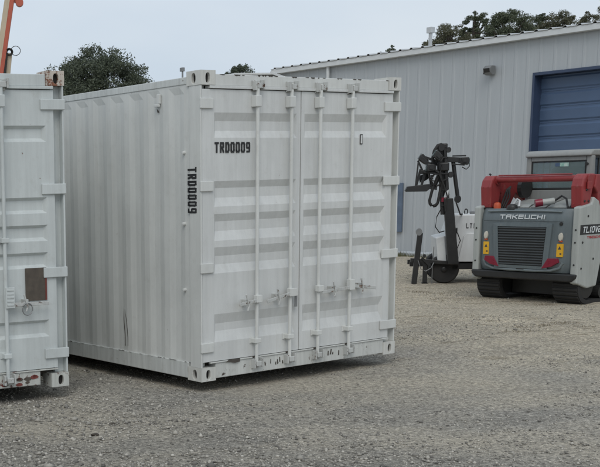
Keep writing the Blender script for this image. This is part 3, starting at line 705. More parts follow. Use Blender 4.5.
# raised surround, grille recess and slats
GX0, GX1, GZ0, GZ1 = .37, .33, .515, 1.055
sur = MB()
o4 = [(-.45, 1.10), (.45, 1.10), (.40, .475), (-.40, .475)]; i4 = [(-GX0, GZ1), (GX0, GZ1), (GX1, GZ0), (-GX1, GZ0)]
sur.add([(x, -.032, z) for x, z in o4] + [(x, -.036, z) for x, z in i4] + [(x, -.012, z) for x, z in o4] + [(x, -.012, z) for x, z in i4],
        [(k, (k + 1) % 4, 4 + (k + 1) % 4, 4 + k) for k in range(4)] + [(k, 8 + k, 8 + (k + 1) % 4, (k + 1) % 4) for k in range(4)] + [(4 + k, 4 + (k + 1) % 4, 12 + (k + 1) % 4, 12 + k) for k in range(4)])
sur.build('grille_surround', 'hood', hood)
gr = MB().prism([(-GX0 + .002, GZ1 - .002), (GX0 - .002, GZ1 - .002), (GX1 - .002, GZ0 + .002), (-GX1 + .002, GZ0 + .002)], 'y', -.024, -.0205).build('grille', 'black', ld)
NSL = 15
for k in range(NSL):
    z = GZ0 + (k + .55) * (GZ1 - GZ0) / NSL; hx = GX1 + (GX0 - GX1) * (z - GZ0) / (GZ1 - GZ0) - .006
    MB().prism([(-.040, z - .007), (-.040, z + .002), (-.025, z + .011), (-.025, z + .003)], 'x', -hx, hx).build('slat', 'slat', gr)
lettering('lettering', 'TAKEUCHI', 'letter_white', hood, .060, .078, .016, .0135, FX(-.345, 1.160, -.0265), .12, {'I': .28})
for s in (-1, 1):
    y = lambda X: -.02 + .045 * (abs(X) / HX) ** 3
    lo = MB().lathe([(-.028, .006), (-.022, .030), (0, .034)], (0, 0, 0), 'y', 14); 
    lo.v = [(s * .565 + x * .9, y(.565) + yy - .002, .925 + z * 1.7) for x, yy, z in lo.v]; lo.build('lamp', 'lens_white', ld, auto=60)
    lo = MB().prism([(s * .565 - .024, .855), (s * .565 + .024, .855), (s * .565 + .025, .873), (s * .565 - .025, .873)], 'y', y(.565) - .014, y(.56) + .01).build('amber_lens', 'orange', ld)
    st = MB().box(s * .558 - .044, s * .558 + .044, y(.558) - .010, y(.558) + .02, .652, .830).build('warning_sticker', 'yellow', ld)
    mm = MB().prism([(s * .558 - .022, .755), (s * .558 + .022, .755), (s * .558, .80)], 'y', y(.558) - .0125, y(.558) - .0102); mm.build('sticker_mark', 'letter_black', st); MB().box(s * .558 + .004, s * .558 + .028, y(.558) - .0125, y(.558) - .0102, .685, .705).build('sticker_mark', 'letter_black', st)
    pl = [(.545, .632), (.56, .575), (.46, .515), (.325, .488), (.36, .545), (.41, .628)]
    MB().prism([(s * a_, b_) for a_, b_ in pl], 'y', -.042, .03).build('tail_reflector', 'lens_red', ld, .004)
    MB().lathe([(-.012, .012), (-.01, .024), (0, .026)], (s * .56, .0, 1.10), 'y', 12).build('lock', 'black', ld) if s > 0 else None
lip = [(-.60, .575), (-.56, .50), (-.44, .462), (-.2, .452), (.2, .452), (.44, .462), (.56, .50), (.60, .575)]
lm = MB(); lm.tube([(x, -.012 + .045 * (abs(x) / HX) ** 3, z) for x, z in lip], .022, 8); lm.build('hood_lip', 'hood_lip', hood, auto=60)
MB().tube([(-.56, .01, 1.262), (-.3, -.008, 1.272), (.3, -.008, 1.272), (.56, .01, 1.262)], .012, 8).build('hood_rim', 'hood_lip', hood, auto=60)
# side frames with a sloped front edge, rear corner post and bolts
for s in (-1, 1):
    xa, xb = sorted((s * .697, s * .800))
    sf = MB().prism([(.03, .30), (.03, 1.325), (.30, 1.37), (.34, 1.46), (.47, 1.40), (.62, 1.12), (.66, .78), (.58, .50), (.52, .24), (.30, .22)], 'x', xa, xb).build('side_frame', 'frame_grey', ld, .02)
    for (yy, zz) in ((.12, .5), (.12, .85), (.22, 1.2), (.40, .62)): MB().lathe([(0, .016), (.006 * s, .014)], (s * .801, yy, zz), 'x', 8).build('bolt', 'black', sf)
    for zz in (.55, .85, 1.02): MB().lathe([(0, .013), (-.006, .011)], (s * .75, .028, zz), 'y', 8).build('bolt', 'black', sf)
    pf = .7955 if s > 0 else -.7955
    if s > 0:
        lb = MB().box(.8005, .8035, .05, .62, .955, 1.085).build('name_plate', 'black', sf)
        lettering('lettering', 'TL10V2', 'letter_white', sf, .085, .068, .012, .0145, (lambda a, h, o: (.8038 + o, .10 + a, .976 + h)), .2, {'1': .6})
        lettering('lettering', 'TAKEUCHI', 'letter_red', sf, .034, .036, .007, .008, (lambda a, h, o: (.8015 + o, .22 + a, .898 + h)), .1, {'I': .3})
# bumper and belly
bp = MB().prism([(-.80, .424), (.80, .424), (.79, .37), (.73, .315), (-.73, .315), (-.79, .37)], 'y', .004, .10).build('rear_bumper', 'black', ld, .02)
MB().box(-.39, .39, .42, 1.9, .09, .62).build('belly_pan', 'black', ld)  # black belly box, shaped low to keep the gap between the tracks in shadow
# tracks
for s in (-1, 1):
    path = []
    def arc(cy, cz, r, a0, a1, n=8): return [(cy + r * math.cos(R(a0 + (a1 - a0) * k / n)), cz + r * math.sin(R(a0 + (a1 - a0) * k / n))) for k in range(n + 1)]
    path = arc(.36, .235, .235, 270, 150) + arc(.85, .62, .16, 130, 80) + arc(1.90, .30, .28, 60, -90)
    xa, xb = sorted((s * .40, s * .770)); tk = MB(); n = len(path)
    inn = [( .95 + (p[0] - .95) * .93, .34 + (p[1] - .34) * .86) for p in path]
    for xv in (xa, xb): tk.v += [(xv, *p) for p in path] + [(xv, *p) for p in inn]
    for i in range(n):
        j = (i + 1) % n; tk.f += [(i, j, 2 * n + j, 2 * n + i), (i, n + i, n + j, j), (2 * n + i, 2 * n + j, 3 * n + j, 3 * n + i), (n + i, 3 * n + i, 3 * n + j, n + j)]
    tr = tk.build('track', 'rubber', ld)
    lug = MB(); tot = 0
    for i in range(n):
        p, q = Vector(path[i]), Vector(path[(i + 1) % n]); L_ = (q - p).length; m = max(1, round(L_ / .11)); t = (q - p) / L_; nr = Vector((t.y, -t.x)) * -1
        if nr.dot(p - Vector((1.0, .33))) < 0: nr = -nr
        for k in range(m):
            c_ = p + (q - p) * (k + .5) / m; a_ = t * .022
            pts = [c_ - a_ , c_ + a_, c_ + a_ * .7 + nr * .016, c_ - a_ * .7 + nr * .016]
            if (c_ + nr * .016).y < -.02: continue
            lug.prism([tuple(z) for z in pts], 'x', xa + .01, xb - .01)
    lug.build('track_lug', 'rubber', tr)
    for (yy, zz, rr) in ((.36, .235, .16), (.85, .62, .10), (1.9, .30, .20), (.75, .14, .09), (1.05, .14, .09), (1.35, .14, .09)):
        MB().lathe([(-.17, rr), (-.17, rr), (.17, rr)], (s * .585, yy, zz), 'x', 16).build('track_wheel', 'black', tr)
# engine deck
MB().prism([(.285, 1.02), (.285, 1.275), (.40, 1.33), (.755, 1.40), (.755, 1.02)], 'x', -.50, .50).build('engine_deck', 'cab', ld, .01)
for (xa, xb, mt) in ((-.44, -.14, 'frame_grey'), (-.10, .12, 'cab'), (.16, .46, 'frame_grey')):
    MB().prism([(.32, 1.298), (.40, 1.338), (.73, 1.404), (.73, 1.418), (.39, 1.352), (.31, 1.31)], 'x', xa, xb).build('deck_plate', mt, ld, .004)
MB().lathe([(0, .05), (.05, .05), (.075, .042), (.085, .02)], (-.52, .16, 1.30), 'z', 14).build('beacon', 'orange', ld, auto=40)
MB().lathe([(0, .07), (.05, .075), (.075, .06), (.09, .03)], (-.22, .06, 1.275), 'z', 14).build('filler_cap', 'black', ld, auto=40)
mb = MB().tube([(.10, .16, 1.375), (.26, .30, 1.40)], .046, 14); cy = mb.build('cylinder', 'frame_grey', ld, auto=50)
MB().tube([(.075, .138, 1.370), (.145, .20, 1.384)], .054, 14).build('cylinder_cap', 'lens_red', cy, auto=50)
MB().tube([(.26, .30, 1.40), (.34, .34, 1.47), (.42, .32, 1.43), (.47, .27, 1.34), (.50, .25, 1.29)], .014, 8).build('cable', 'black', ld, auto=60)
MB().tube([(-.40, .34, 1.33), (-.35, .38, 1.43), (-.30, .36, 1.40), (-.27, .30, 1.32)], .016, 8).build('hose', 'tower_white', ld, auto=60)
# lift arms: rear towers, cross tube, long arms
for s in (-1, 1):
    xa, xb = sorted((s * .600, s * .765))
    tw = MB().prism([(.13, 1.30), (.30, 1.30), (.36, 1.56), (.44, 1.70), (.40, 1.765), (.20, 1.765), (.13, 1.70), (.10, 1.60)], 'x', xa, xb).build('arm_tower', 'red', ld, .02)
    MB().lathe([(-.10, .05), (-.10, .062), (.10, .062)], (s * .68, .26, 1.69), 'x', 16).build('pivot_pin', 'red', tw)
    MB().box(xa - .03, xb + .03, .10, .34, 1.292, 1.312).build('tower_foot', 'black', tw)
    ya, yb = sorted((s * .655, s * .785))
    MB().prism([(.41, 1.755), (.80, 1.74), (1.55, 1.42), (2.10, .95), (2.36, .42), (2.24, .36), (1.95, .80), (1.45, 1.20), (.80, 1.50), (.60, 1.22), (.50, 1.20), (.45, 1.50), (.37, 1.58)], 'x', ya, yb).build('lift_arm', 'red', ld, .015)
    MB().tube([(s * .61, .75, .95), (s * .61, 1.5, 1.25)], .04, 10).build('lift_cylinder', 'black', ld)
MB().tube([(-.61, .25, 1.708), (.61, .25, 1.708)], .046, 14).build('cross_tube', 'red', ld, auto=50)
MB().tube([(-.72, .24, 1.79), (-.70, .24, 1.775)], .014, 8).build('grease_fitting', 'black', ld)
MB().lathe([(-.03, .12), (-.03, .145), (.03, .145), (.03, .12)], (-.40, .62, 1.58), 'x', 18).build('hose_reel', 'black', ld)
for s in (-1, 1):
    for (yy, zz) in ((.17, 1.40), (.26, 1.40), (.20, 1.55)): MB().lathe([(0, .018), (.010 * s, .014)], (s * .766, yy, zz), 'x', 8).build('tower_bolt', 'black', ld)
    for (xx, zz) in ((.64, 1.36), (.72, 1.36), (.64, 1.60), (.72, 1.60)): MB().lathe([(0, .013), (-.010, .010)], (s * xx, .128 - max(0, zz - 1.5) * .2, zz), 'y', 8).build('tower_bolt', 'red', ld)
    MB().box(*sorted((s * .775, s * .80)), .18, .27, 1.56, 1.66).build('tower_lug', 'red', ld, .008)
    for k in range(3): MB().tube([(s * (.56 - k * .03), .30, 1.30), (s * (.55 - k * .03), .36 + k * .02, 1.45), (s * (.57 - k * .02), .45, 1.56), (s * .60, .58, 1.60)], .013, 7).build('hydraulic_hose', 'rubber', ld, auto=60)
MB().tube([(-.55, .21, 1.765), (-.2, .20, 1.762), (.2, .20, 1.764), (.55, .21, 1.765)], .010, 7).build('hydraulic_line', 'red', ld, auto=60)
MB().box(-.06, .06, -.030, -.010, .452, .480).build('hood_latch', 'black', hood, .004)
MB().box(-.60, .60, -.0325 + .012, -.018, 1.128, 1.132).build('hood_seam', 'black', hood)
# cab
for (x0, x1) in ((-.49, -.41), (.41, .49)): MB().box(x0, x1, .765, .87, .95, 2.02).build('cab_post', 'cab', ld, .02)
for (x0, x1) in ((-.488, -.42), (.42, .488)): MB().box(x0, x1, 1.75, 1.83, .70, 2.02).build('cab_post', 'cab', ld, .02)
MB().prism([(.72, 2.01), (.735, 2.06), (.80, 2.10), (1.85, 2.115), (1.95, 2.07), (1.95, 2.01)], 'x', -.495, .495).build('cab_roof', 'cab', ld, .045, seg=4)
MB().box(-.409, .409, .768, .80, 1.36, 1.545).build('cab_rear_panel', 'cab', ld, .008)
wr = MB().box(-.409, .409, .772, .798, 1.5455, 1.575); wr.box(-.409, .409, .772, .798, 1.935, 1.952); wr.box(-.409, -.391, .772, .798, 1.575, 1.935); wr.box(.391, .409, .772, .798, 1.575, 1.935)
wr = wr.build('rear_window', 'black', ld, .006); MB().box(-.3905, .3905, .782, .788, 1.5755, 1.9345).build('pane', 'glass', wr); MB().box(-.409, .409, .768, .80, 1.9525, 2.0095).build('cab_rear_panel', 'cab', ld, .006)
MB().box(.02, .15, .7795, .7815, 1.872, 1.925).build('window_sticker', 'gsticker', wr); MB().box(-.05, .018, .7795, .7815, 1.875, 1.922).build('window_sticker', 'bluedoor', wr)
MB().lathe([(-.02, .02), (.02, .02)], (.43, .755, 1.90), 'y', 10).build('window_latch', 'black', ld)
for s in (-1, 1):
    sw = MB().box(*sorted((s * .452, s * .468)), .872, 1.748, 1.20, 1.22); sw.box(*sorted((s * .452, s * .468)), .872, 1.748, 1.98, 2.005)
    for q in range(5): sw.box(*sorted((s * .453, s * .467)), .98 + q * .165, 1.0 + q * .165, 1.221, 1.979)
    sw.build('side_guard', 'black', ld)
    MB().box(*sorted((s * .455, s * .47)), .872, 1.748, .70, 1.195).build('cab_side', 'cab', ld)
se = MB().prism([(.95, 1.10), (.98, 1.85), (1.10, 1.88), (1.13, 1.20), (1.55, 1.22), (1.55, 1.10)], 'x', -.24, .24).build('seat', 'black', ld, .03)
fw = MB().box(-.419, .419, 1.79, 1.80, .95, 2.005).build('front_window', 'glass', ld)
MB().box(-.65, .65, .30, 1.9, .63, .69).build('chassis_deck', 'black', ld)
# bucket, ahead of the frame edge
MB().prism([(2.25, .05), (3.05, .02), (3.05, .05), (2.45, .12), (2.36, .30), (2.40, .62), (2.30, .64), (2.22, .35)], 'x', -.95, .95).build('bucket', 'black', ld, .01)

# ------------------------------------------------------------------ light tower trailer (X along, Y away from the camera)
lt = thing('light_tower', 'white light tower trailer with folded black mast between container and loader', 'light tower', (7.08, 18.35, 0), R(-15))
body = MB().prism([(-.06, .36), (-.14, .72), (-.05, .80), (.07, 1.12), (.12, 1.14), (1.42, 1.14), (1.50, 1.06), (1.50, .36)], 'y', .03, .92).build('canopy', 'tower_white', lt, .015)
MB().prism([(-.20, .36), (-.25, .765), (-.08, .80), (-.02, .36)], 'y', -.06, .85).build('front_cowl', 'tower_white', lt, .015)
MB().prism([(.20, .36), (.30, .78), (.36, .84), (1.47, .80), (1.47, .36)], 'y', -.006, .0285).build('side_door', 'tower_white', body, .01)
lettering('lettering', 'LTII', 'letter_black', body, .082, .046, .024, .014, FX(.345, .915, .0285), 0, {'I': .5})
MB().box(-.10, .20, .06, .0945, .83, .93).build('latch', 'black', body, .008) if False else MB().prism([(.06, .80), (.03, .88), (.17, .93), (.17, .84), (.10, .80)], 'y', -.03, .0175).build('latch', 'black', body, .006)
MB().box(-.72, 1.55, .22, .30, .27, .345).build('chassis_rail', 'black', lt); MB().box(-.72, 1.55, .72, .80, .27, .345).build('chassis_rail', 'black', lt)
MB().box(.10, .75, -.03, .20, .24, .335).build('step', 'black', lt)
for yy in (.06, .86):
    wl = MB().lathe([(-.09, .13), (-.09, .22), (-.06, .24), (.06, .24), (.09, .22), (.09, .13)], (-.05, yy, .24), 'y', 28).build('wheel', 'rubber', lt, auto=35)
    MB().lathe([(-.085, .05), (-.06, .128), (.06, .128)], (-.05, yy, .24), 'y', 20).build('rim', 'steel_grey', wl, auto=40)
    MB().lathe([(-.125, .02), (-.11, .045), (-.06, .05)], (-.05, yy, .24), 'y', 12).build('hub', 'black', wl)
MB().tube([(-.05, .10, .24), (-.05, .82, .24)], .03, 8).build('axle', 'black', lt)
# mast, leaning back a little; sections slide inside each other
mt = MB().prism([(-.01, .33), (.20, .33), (.035, 1.42), (-.145, 1.42)], 'y', -.21, -.07).build('mast', 'black', lt, .012)
for dx in (-.075, .045): MB().bar((-.075 + dx, -.10, 1.15), (-.195 + dx, -.10, 2.26), .062, .10).build('mast_rail', 'black', mt, .006)
MB().bar((-.075, -.06, 1.15), (-.185, -.06, 2.22), .11, .05).build('mast_section', 'black', mt, .006)
for k in range(8): z = 1.30 + k * .13; MB().bar((-.165 - (z - 1.15) * .108, -.155, z), (-.005 - (z - 1.15) * .108, -.155, z + (.05 if k % 2 else 0)), .022, .02).build('mast_rung', 'black', mt)
MB().box(-.275, -.06, -.19, .02, 1.86, 2.00).build('mast_head', 'black', mt, .02)
for (xx, zz, rr) in ((-.22, 2.245, .06), (-.08, 2.20, .045), (-.02, 1.80, .05)): MB().lathe([(-.05, .02), (-.05, rr), (-.02, rr * .8), (.02, rr * .8), (.05, rr), (.05, .02)], (xx, -.13, zz), 'y', 16).build('pulley', 'black', mt, auto=35)
MB().tube([(.155, -.07, 1.36), (.085, -.07, 1.70), (.015, -.07, 2.06)], .040, 10).build('mast_stay', 'black', mt, auto=50)
MB().lathe([(-.06, .03), (-.06, .062), (.06, .062), (.06, .03)], (.14, -.07, 1.40), 'y', 18).build('winch_drum', 'black', mt, auto=40)
MB().box(-.25, -.10, -.14, .04, 2.20, 2.31).build('mast_cap', 'black', mt, .02)
def lamp(c, ang, parent):
    """flood lamp: finned housing, dark glass and bracket"""
    rot = Matrix.Rotation(ang, 4, 'Y'); Tm = Matrix.Translation(c) @ rot @ Matrix.Scale(.72, 4)
    def tf(mb): mb.v = [tuple(Tm @ Vector(p)) for p in mb.v]; return mb
    h = tf(MB().prism([(-.10, -.07), (.10, -.09), (.13, .0), (.10, .09), (-.10, .07)], 'y', -.12, .12)).build('lamp_head', 'black', parent, .012)
    tf(MB().box(.128, .140, -.10, .10, -.075, .075)).build('lamp_glass', 'glass', h)
    f = MB(); [f.box(-.135, -.100, -.10 + k * .05, -.085 + k * .05, -.06, .06) for k in range(5)]; tf(f).build('cooling_fin', 'black', h)
    tf(MB().box(-.05, .05, -.15, -.122, -.03, .03)).build('lamp_bracket', 'black', h)
MB().bar((-.10, -.08, 2.05), (.20, -.08, 2.03), .085, .09).build('lamp_arm', 'black', mt, .008)
lamp((.235, -.08, 2.02), R(4), lt)
MB().bar((-.64, -.10, 2.10), (-.34, -.10, 1.90), .075, .07).build('lamp_arm', 'black', mt, .008)
lamp((-.55, -.02, 2.06), R(37 + 180), lt); lamp((-.42, -.20, 1.92), R(180), lt); lamp((-.33, .14, 1.98), R(150), lt)
MB().box(-.60, -.24, -.14, -.06, 1.82, 1.885).build('lamp_arm', 'black', mt, .006)
MB().prism([(-.90, 1.555), (-.86, 1.62), (-.44, 1.655), (-.28, 1.61), (-.28, 1.555), (-.42, 1.575), (-.48, 1.535), (-.88, 1.535)], 'y', -.18, .02).build('folded_platform', 'black', mt, .006)
for xx in (-.69, -.585): MB().bar((xx, -.10, 1.60), (xx + .085, -.10, 1.90), .045, .04).build('platform_post', 'black', mt)
# hoses
hz_ = lambda pts, r=.026: MB().tube(pts, r, 8)
sm = lambda pts: [tuple(Vector(pts[i]).lerp(Vector(pts[i + 1]), t)) for i in range(len(pts) - 1) for t in (0, .5)] + [pts[-1]]
hz_([(-.37, -.16, 1.95), (-.385, -.17, 2.08), (-.36, -.17, 2.19), (-.30, -.16, 2.27), (-.22, -.14, 2.29)], .03).build('hose', 'rubber', lt, auto=60)
hz_([(-.24, -.14, 1.92), (-.27, -.17, 1.75), (-.36, -.18, 1.60)] + [(-.335 + .085 * math.cos(R(q)), -.18, 1.38 + .085 * math.sin(R(q))) for q in range(180, 361, 30)] + [(-.225, -.17, 1.50), (-.20, -.14, 1.62)], .028).build('hose', 'rubber', lt, auto=60)
cl = []
for k in range(41): q = k * .9; cl.append((-.39 + .032 * math.cos(q), -.16 + .032 * math.sin(q), 1.80 - k * .0045))
lamp((-.30, -.30, 2.10), R(215), lt); lamp((-.52, .10, 1.76), R(160), lt)
MB().tube([(-.30 + .10 * math.cos(R(q)), -.20, 1.72 + .10 * math.sin(R(q))) for q in range(0, 361, 30)], .016, 8).build('cable_ring', 'rubber', lt, auto=60)
for (p_, q_, w_) in (((-.66, -.16, 2.02), (-.70, -.16, 1.62), .03), ((-.62, -.08, 2.12), (-.28, -.08, 2.02), .04), ((-.66, -.06, 2.04), (-.52, -.06, 1.80), .035), ((-.50, -.22, 1.98), (-.26, -.22, 1.84), .03), ((-.56, -.2, 1.86), (-.22, -.2, 1.80), .028), ((-.46, -.12, 2.0), (-.40, -.12, 1.62), .026), ((-.30, -.12, 1.62), (-.18, -.12, 1.86), .03), ((.0, -.12, 2.10), (.26, -.12, 2.10), .022), ((.0, -.12, 1.97), (.24, -.12, 1.95), .022)):
    MB().bar(p_, q_, w_, w_).build('lamp_link', 'black', mt)
hz_(cl, .007).build('coiled_cable', 'rubber', lt, auto=60)
hz_([(-.15, -.15, 1.30), (-.26, -.16, 1.12), (-.28, -.16, .95), (-.20, -.15, .86), (-.10, -.14, .88)], .010).build('cable', 'rubber', lt, auto=60)
hz_([(.10, -.16, 1.35), (.16, -.17, 1.22), (.19, -.17, 1.15), (.26, .05, 1.15)], .014).build('cable', 'rubber', lt, auto=60)
hz_([(-.20, -.2, 1.95), (-.25, -.24, 1.80), (-.15, -.24, 1.62), (-.08, -.22, 1.45), (-.11, -.22, 1.2)], .014).build('cable', 'rubber', lt, auto=60)
hz_([(-.42, -.22, 1.95), (-.48, -.25, 1.86), (-.44, -.25, 1.72), (-.34, -.24, 1.70), (-.29, -.22, 1.80)], .012).build('cable', 'rubber', lt, auto=60)
hz_([(.16, -.10, .85), (.22, -.12, .72), (.17, -.12, .60), (.10, -.12, .58)], .010).build('cable', 'rubber', lt, auto=60)
hz_([(.20, -.08, 1.92), (.28, -.09, 1.88), (.34, -.09, 1.93), (.34, -.08, 2.05)], .008).build('cable', 'rubber', lt, auto=60)
MB().box(-.185, -.085, -.175, -.15, 1.36, 1.43).build('red_tag', 'lens_red', mt); MB().prism([(-.14, 1.43), (-.06, 1.43), (-.05, 1.56), (-.12, 1.52)], 'y', -.175, -.163).build('data_plate', 'tower_white', mt)
MB().tube([(.40 + .03 * math.cos(R(q)), .5, 1.175 + .045 * math.sin(R(q))) for q in range(-60, 241, 20)], .011, 8).build('lifting_eye', 'black', lt, auto=60)
MB().lathe([(0, .05), (.04, .05), (.05, .03)], (.50, .35, 1.14), 'z', 12).build('exhaust_cap', 'steel_grey', lt)
# drawbar folded up, jacks and cross bar
MB().bar((-.66, -.12, .0), (-.57, -.12, .86), .105, .09).build('drawbar', 'black', lt, .01)
MB().lathe([(-.05, .03), (-.05, .06), (.05, .06), (.05, .03)], (-.595, -.12, .87), 'y', 16).build('coupling', 'steel_grey', lt, auto=40)
MB().box(-.485, -.395, -.08, -.015, .02, .40).build('jack', 'black', lt, .006); MB().box(-.50, -.385, -.105, .01, 0, .018).build('jack_foot', 'black', lt)
MB().tube([(-.30, -.08, .0), (-.30, -.08, .30), (-.285, -.08, .62)], .010, 6).build('support_rod', 'steel_grey', lt)
MB().bar((-.74, -.06, .40), (.22, -.06, .335), .06, .07).build('cross_bar', 'black', lt, .006)
MB().bar((-.52, -.10, .44), (-.34, -.10, .30), .04, .04).build('jack_crank', 'black', lt)
hz_([(-.60, -.17, .40), (-.54, -.19, .26), (-.44, -.19, .22), (-.34, -.18, .27), (-.28, -.14, .36)], .008).build('safety_chain', 'steel_grey', lt)
MB().lathe([(-.02, .03), (.02, .03)], (-.47, -.13, .47), 'y', 10).build('crank_knob', 'black', lt)

for o in lt.children_recursive:
    if o.name.split('.')[0] not in ('wheel', 'rim', 'hub', 'axle', 'fender'):
        for v_ in o.data.vertices: v_.co.x *= .80
# ------------------------------------------------------------------ boom lift behind the left container
bl = thing('boom_lift', 'red and tan boom arm rising behind the leftmost container', 'boom lift', (-1.05, 25, 0), 0)
MB().box(-1.6, 1.2, -.55, .55, .55, .95).build('chassis', 'boom_red', bl, .04)
for xx in (-1.25, .85):
    for yy in (-.75, .75):
        wl = MB().lathe([(-.16, .25), (-.16, .40), (-.12, .44), (.12, .44), (.16, .40), (.16, .25)], (xx, yy, .44), 'y', 24).build('wheel', 'rubber', bl, auto=35)
        MB().lathe([(-.165, .06), (-.13, .24), (.13, .24), (.165, .06)], (xx, yy, .44), 'y', 16).build('rim', 'boom_tan', wl)
MB().lathe([(0, .5), (.15, .5), (.18, .42)], (-.1, 0, .95), 'z', 24).build('turntable', 'black', bl)
MB().box(-1.35, .55, -.5, .5, 1.13, 1.75).build('counterweight', 'boom_red', bl, .06)
bd = Vector((.174, 0, 1)).normalized()
def bp_(t, dx=0, dy=0): p = Vector((.10, 0, 1.5)) + bd * t; return (p.x + dx, p.y + dy, p.z)
bo = MB().bar(bp_(0), bp_(4.95), .20, .24, (0, 1, 0)).build('boom', 'boom_red', bl, .012)
MB().bar(bp_(.2, -.052, -.123), bp_(4.93, -.052, -.123), .115, .004, (0, 1, 0)).build('boom_stripe', 'boom_tan', bo)
MB().bar(bp_(4.95), bp_(7.2), .15, .18, (0, 1, 0)).build('boom_extension', 'boom_tan', bl, .01)
MB().bar(bp_(4.36, .10), bp_(4.36, .16), .10, .10, (0, 1, 0)).build('boom_lug', 'boom_red', bo); 
MB().lathe([(-.08, .05), (-.08, .085), (.08, .085), (.08, .05)], bp_(4.31, .225), 'y', 18).build('sheave', 'boom_red', bo, auto=40)
MB().bar(bp_(.9, .30), bp_(3.23, .175), .10, .10, (0, 1, 0)).build('lift_cylinder', 'boom_tan', bl, .01)
MB().bar(bp_(1.6, .205, -.09), bp_(3.20, .105, -.09), .05, .05, (0, 1, 0)).build('hose_bundle', 'rubber', bl)
q0 = Vector(bp_(3.24, .16))
mb = MB(); [mb.tube([(q0.x + rr * math.cos(R(q)), -.07 - k * .02, q0.z + rr * math.sin(R(q))) for q in range(0, 361, 30)], .011, 6) for k, rr in enumerate((.05, .065, .08))]; mb.build('hose_coil', 'rubber', bl, auto=60)
MB().tube([(q0.x + .14 + .105 * math.cos(R(q)), -.05, q0.z + .03 + .10 * math.sin(R(q))) for q in range(-170, 171, 20)], .008, 6).build('cable_loop', 'rubber', bl, auto=60)
t_ = Vector(bp_(7.2)); bk = MB()
for (xa, ya) in ((0, -.6), (.9, -.6), (0, .6), (.9, .6)): bk.tube([(t_.x + xa, ya, t_.z), (t_.x + xa, ya, t_.z + 1.1)], .025, 8)
for zz in (.55, 1.1): bk.tube([(t_.x, -.6, t_.z + zz), (t_.x + .9, -.6, t_.z + zz), (t_.x + .9, .6, t_.z + zz), (t_.x, .6, t_.z + zz), (t_.x, -.6, t_.z + zz)], .022, 8)
bk.box(t_.x, t_.x + .9, -.6, .6, t_.z - .04, t_.z); bk.build('basket', 'boom_tan', bl)

# ------------------------------------------------------------------ trees
def tree(name, label, base, H, crown_c, crown_r, nclump, nleaf, lsz, mat, seed, cat='tree', group=None, crs=(.34, .62), lump=.24):
    rr = random.Random(seed); rg = np.random.default_rng(seed)
    t = thing(name, label, cat, (base[0], base[1], 0), 0, group)
    cc = Vector(crown_c) - Vector((base[0], base[1], 0)); cr_ = Vector(crown_r)
    tr = MB(); r0 = .035 * H + .05
    z1 = cc.z - cr_.z * .45
    tr.tube([(0, 0, -.1), (.05, .03, z1 * .4), (cc.x * .6, cc.y * .6, z1), (cc.x, cc.y, cc.z + cr_.z * .5)], [r0, r0 * .7, r0 * .4, .02], 9)
    clumps = []
    for k in range(nclump):
        while True:
            d = Vector((rr.uniform(-1, 1), rr.uniform(-1, 1), rr.uniform(-1, 1)))
            if .25 < d.length < 1: break
        f = d.length ** .3 / d.length if rr.random() < .7 else 1
        d = d * min(f, 1 / d.length)
        wob = 1 + lump * noise.noise((d.x * 2.2 + seed, d.y * 2.2, d.z * 2.2))
        c_ = cc + Vector((d.x * cr_.x, d.y * cr_.y, d.z * cr_.z)) * wob * .97; clumps.append((c_, rr.uniform(*crs) * min(cr_) * .55))
    for k in range(nclump // 5):             # small tufts break the outline
        a_ = rr.uniform(0, 6.28); e_ = rr.uniform(-.1, 1.5)
        d = Vector((math.cos(a_) * math.cos(e_), math.sin(a_) * math.cos(e_), math.sin(e_))) * rr.uniform(1.0, 1.13)
        clumps.append((cc + Vector((d.x * cr_.x, d.y * cr_.y, d.z * cr_.z)), rr.uniform(.20, .34) * min(cr_) * .5))
    for (c_, r_) in clumps[::max(1, len(clumps) // 22)]:
        m = Vector((cc.x * .6, cc.y * .6, z1)).lerp(c_, .5) + Vector((0, 0, .15)); tr.tube([(cc.x * .6, cc.y * .6, z1), tuple(m), tuple(c_)], [r0 * .20, r0 * .10, .010], 6)
    tr.build('trunk', 'bark', t, smooth=True)
    cs = np.array([list(c_) for c_, _ in clumps]); rs = np.array([r_ for _, r_ in clumps]); idx = np.repeat(np.arange(len(clumps)), np.where(np.arange(len(clumps)) < nclump, nleaf, nleaf // 3)); n = len(idx)
    d = rg.normal(size=(n, 3)); d /= np.linalg.norm(d, axis=1)[:, None]; rad = rg.uniform(.15, 1, n) ** .55 * rg.uniform(.8, 1.25, n)
    p = cs[idx] + d * (rs[idx] * rad)[:, None] * np.array([1.15, 1.15, .8])
    a = rg.normal(size=(n, 3)); a /= np.linalg.norm(a, axis=1)[:, None]; b_ = np.cross(a, rg.normal(size=(n, 3))); b_ /= np.linalg.norm(b_, axis=1)[:, None]
    s = lsz * rg.uniform(.6, 1.4, n)[:, None]
    vv = np.stack([p - a * s, p + b_ * s * .45, p + a * s, p - b_ * s * .45], 1).reshape(-1, 3)
    o = raw_mesh('crown', vv, np.arange(4 * n).reshape(-1, 4), mat); o.parent = t
    return t
tree('oak_tree', 'broad dark oak tree behind the two white containers', (3.0, 42), 7, (2.86, 42, 4.70), (2.02, 1.9, 1.86), 215, 310, .044, 'leaf_oak', 12, crs=(.20, .46), lump=.30)
tree('small_tree', 'small dark treetop just above the container doors marked TRD0009', (11.7, 60), 7.6, (11.72, 60, 7.0), (.85, .85, .82), 50, 260, .045, 'leaf_oak', 8)
TG = 'trees behind the warehouse'
FAR = dict(group=TG, crs=(.26, .46))
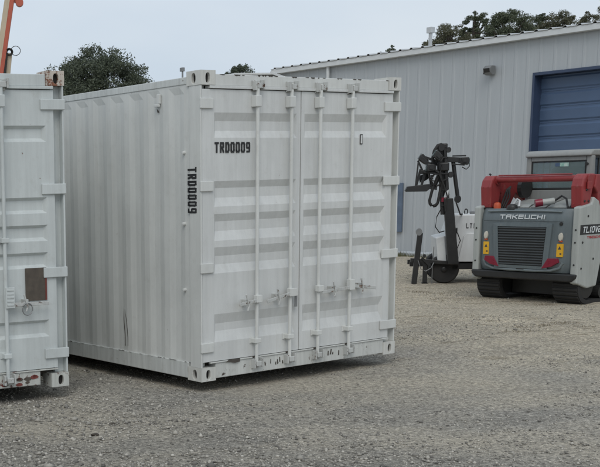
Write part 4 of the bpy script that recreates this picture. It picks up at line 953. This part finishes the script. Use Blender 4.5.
tree('roadside_tree', 'loose treetop behind the roof vent of the warehouse', (16.95, 45), 7.8, (17.05, 45, 6.80), (1.0, .9, .88), 70, 230, .032, 'leaf_pine', 21, **FAR)
tree('roadside_tree', 'tall narrow treetop just right of the roof vent', (19.2, 48), 8.6, (19.3, 48, 7.65), (.60, .7, .90), 56, 240, .032, 'leaf_far', 22, **FAR)
tree('roadside_tree', 'largest and tallest dark treetop behind the warehouse roof', (19.35, 45), 8.3, (19.45, 45, 7.10), (1.0, .95, 1.05), 110, 260, .032, 'leaf_far', 23, **FAR)
tree('roadside_tree', 'small treetop just right of the largest one above the roof', (22.8, 50), 8.4, (22.85, 50, 7.75), (.82, .7, .95), 80, 240, .032, 'leaf_far', 24, **FAR)
tree('roadside_tree', 'pale loose treetop over the left half of the blue door', (22.9, 48), 8.4, (23.0, 48, 7.45), (1.08, .8, 1.0), 95, 220, .032, 'leaf_pine', 25, **FAR)
tree('roadside_tree', 'rightmost treetop above the warehouse roof', (23.35, 46), 8.2, (23.5, 46, 7.3), (1.0, .8, .98), 84, 230, .032, 'leaf_pine', 26, **FAR)
tree('roadside_tree', 'low wisp of treetop left of the roof vent', (14.9, 45), 7, (14.85, 45, 6.38), (.5, .6, .55), 30, 200, .032, 'leaf_far', 27, **FAR)
# dirt clods
for (x, y, r_, lab) in ((.47, 7.55, .020, 'dark dirt clod lying on the gravel before the containers, the nearer one'), (.62, 7.90, .018, 'dark dirt clod lying on the gravel before the containers, the farther one')):
    bm = bmesh.new(); bmesh.ops.create_icosphere(bm, subdivisions=3, radius=r_)
    for v_ in bm.verts: v_.co *= 1 + .35 * noise.noise(v_.co * 40 + Vector((x, y, 0))); v_.co.z *= .55; v_.co.x *= 1.3
    me = bpy.data.meshes.new('dirt_clod'); bm.to_mesh(me); bm.free(); me.materials.append(M['timber']); o = bpy.data.objects.new('dirt_clod', me); col.objects.link(o); o.location = (x, y, gh(x, y) + r_ * .3); tag(o, lab, 'clod', 'dirt clods')
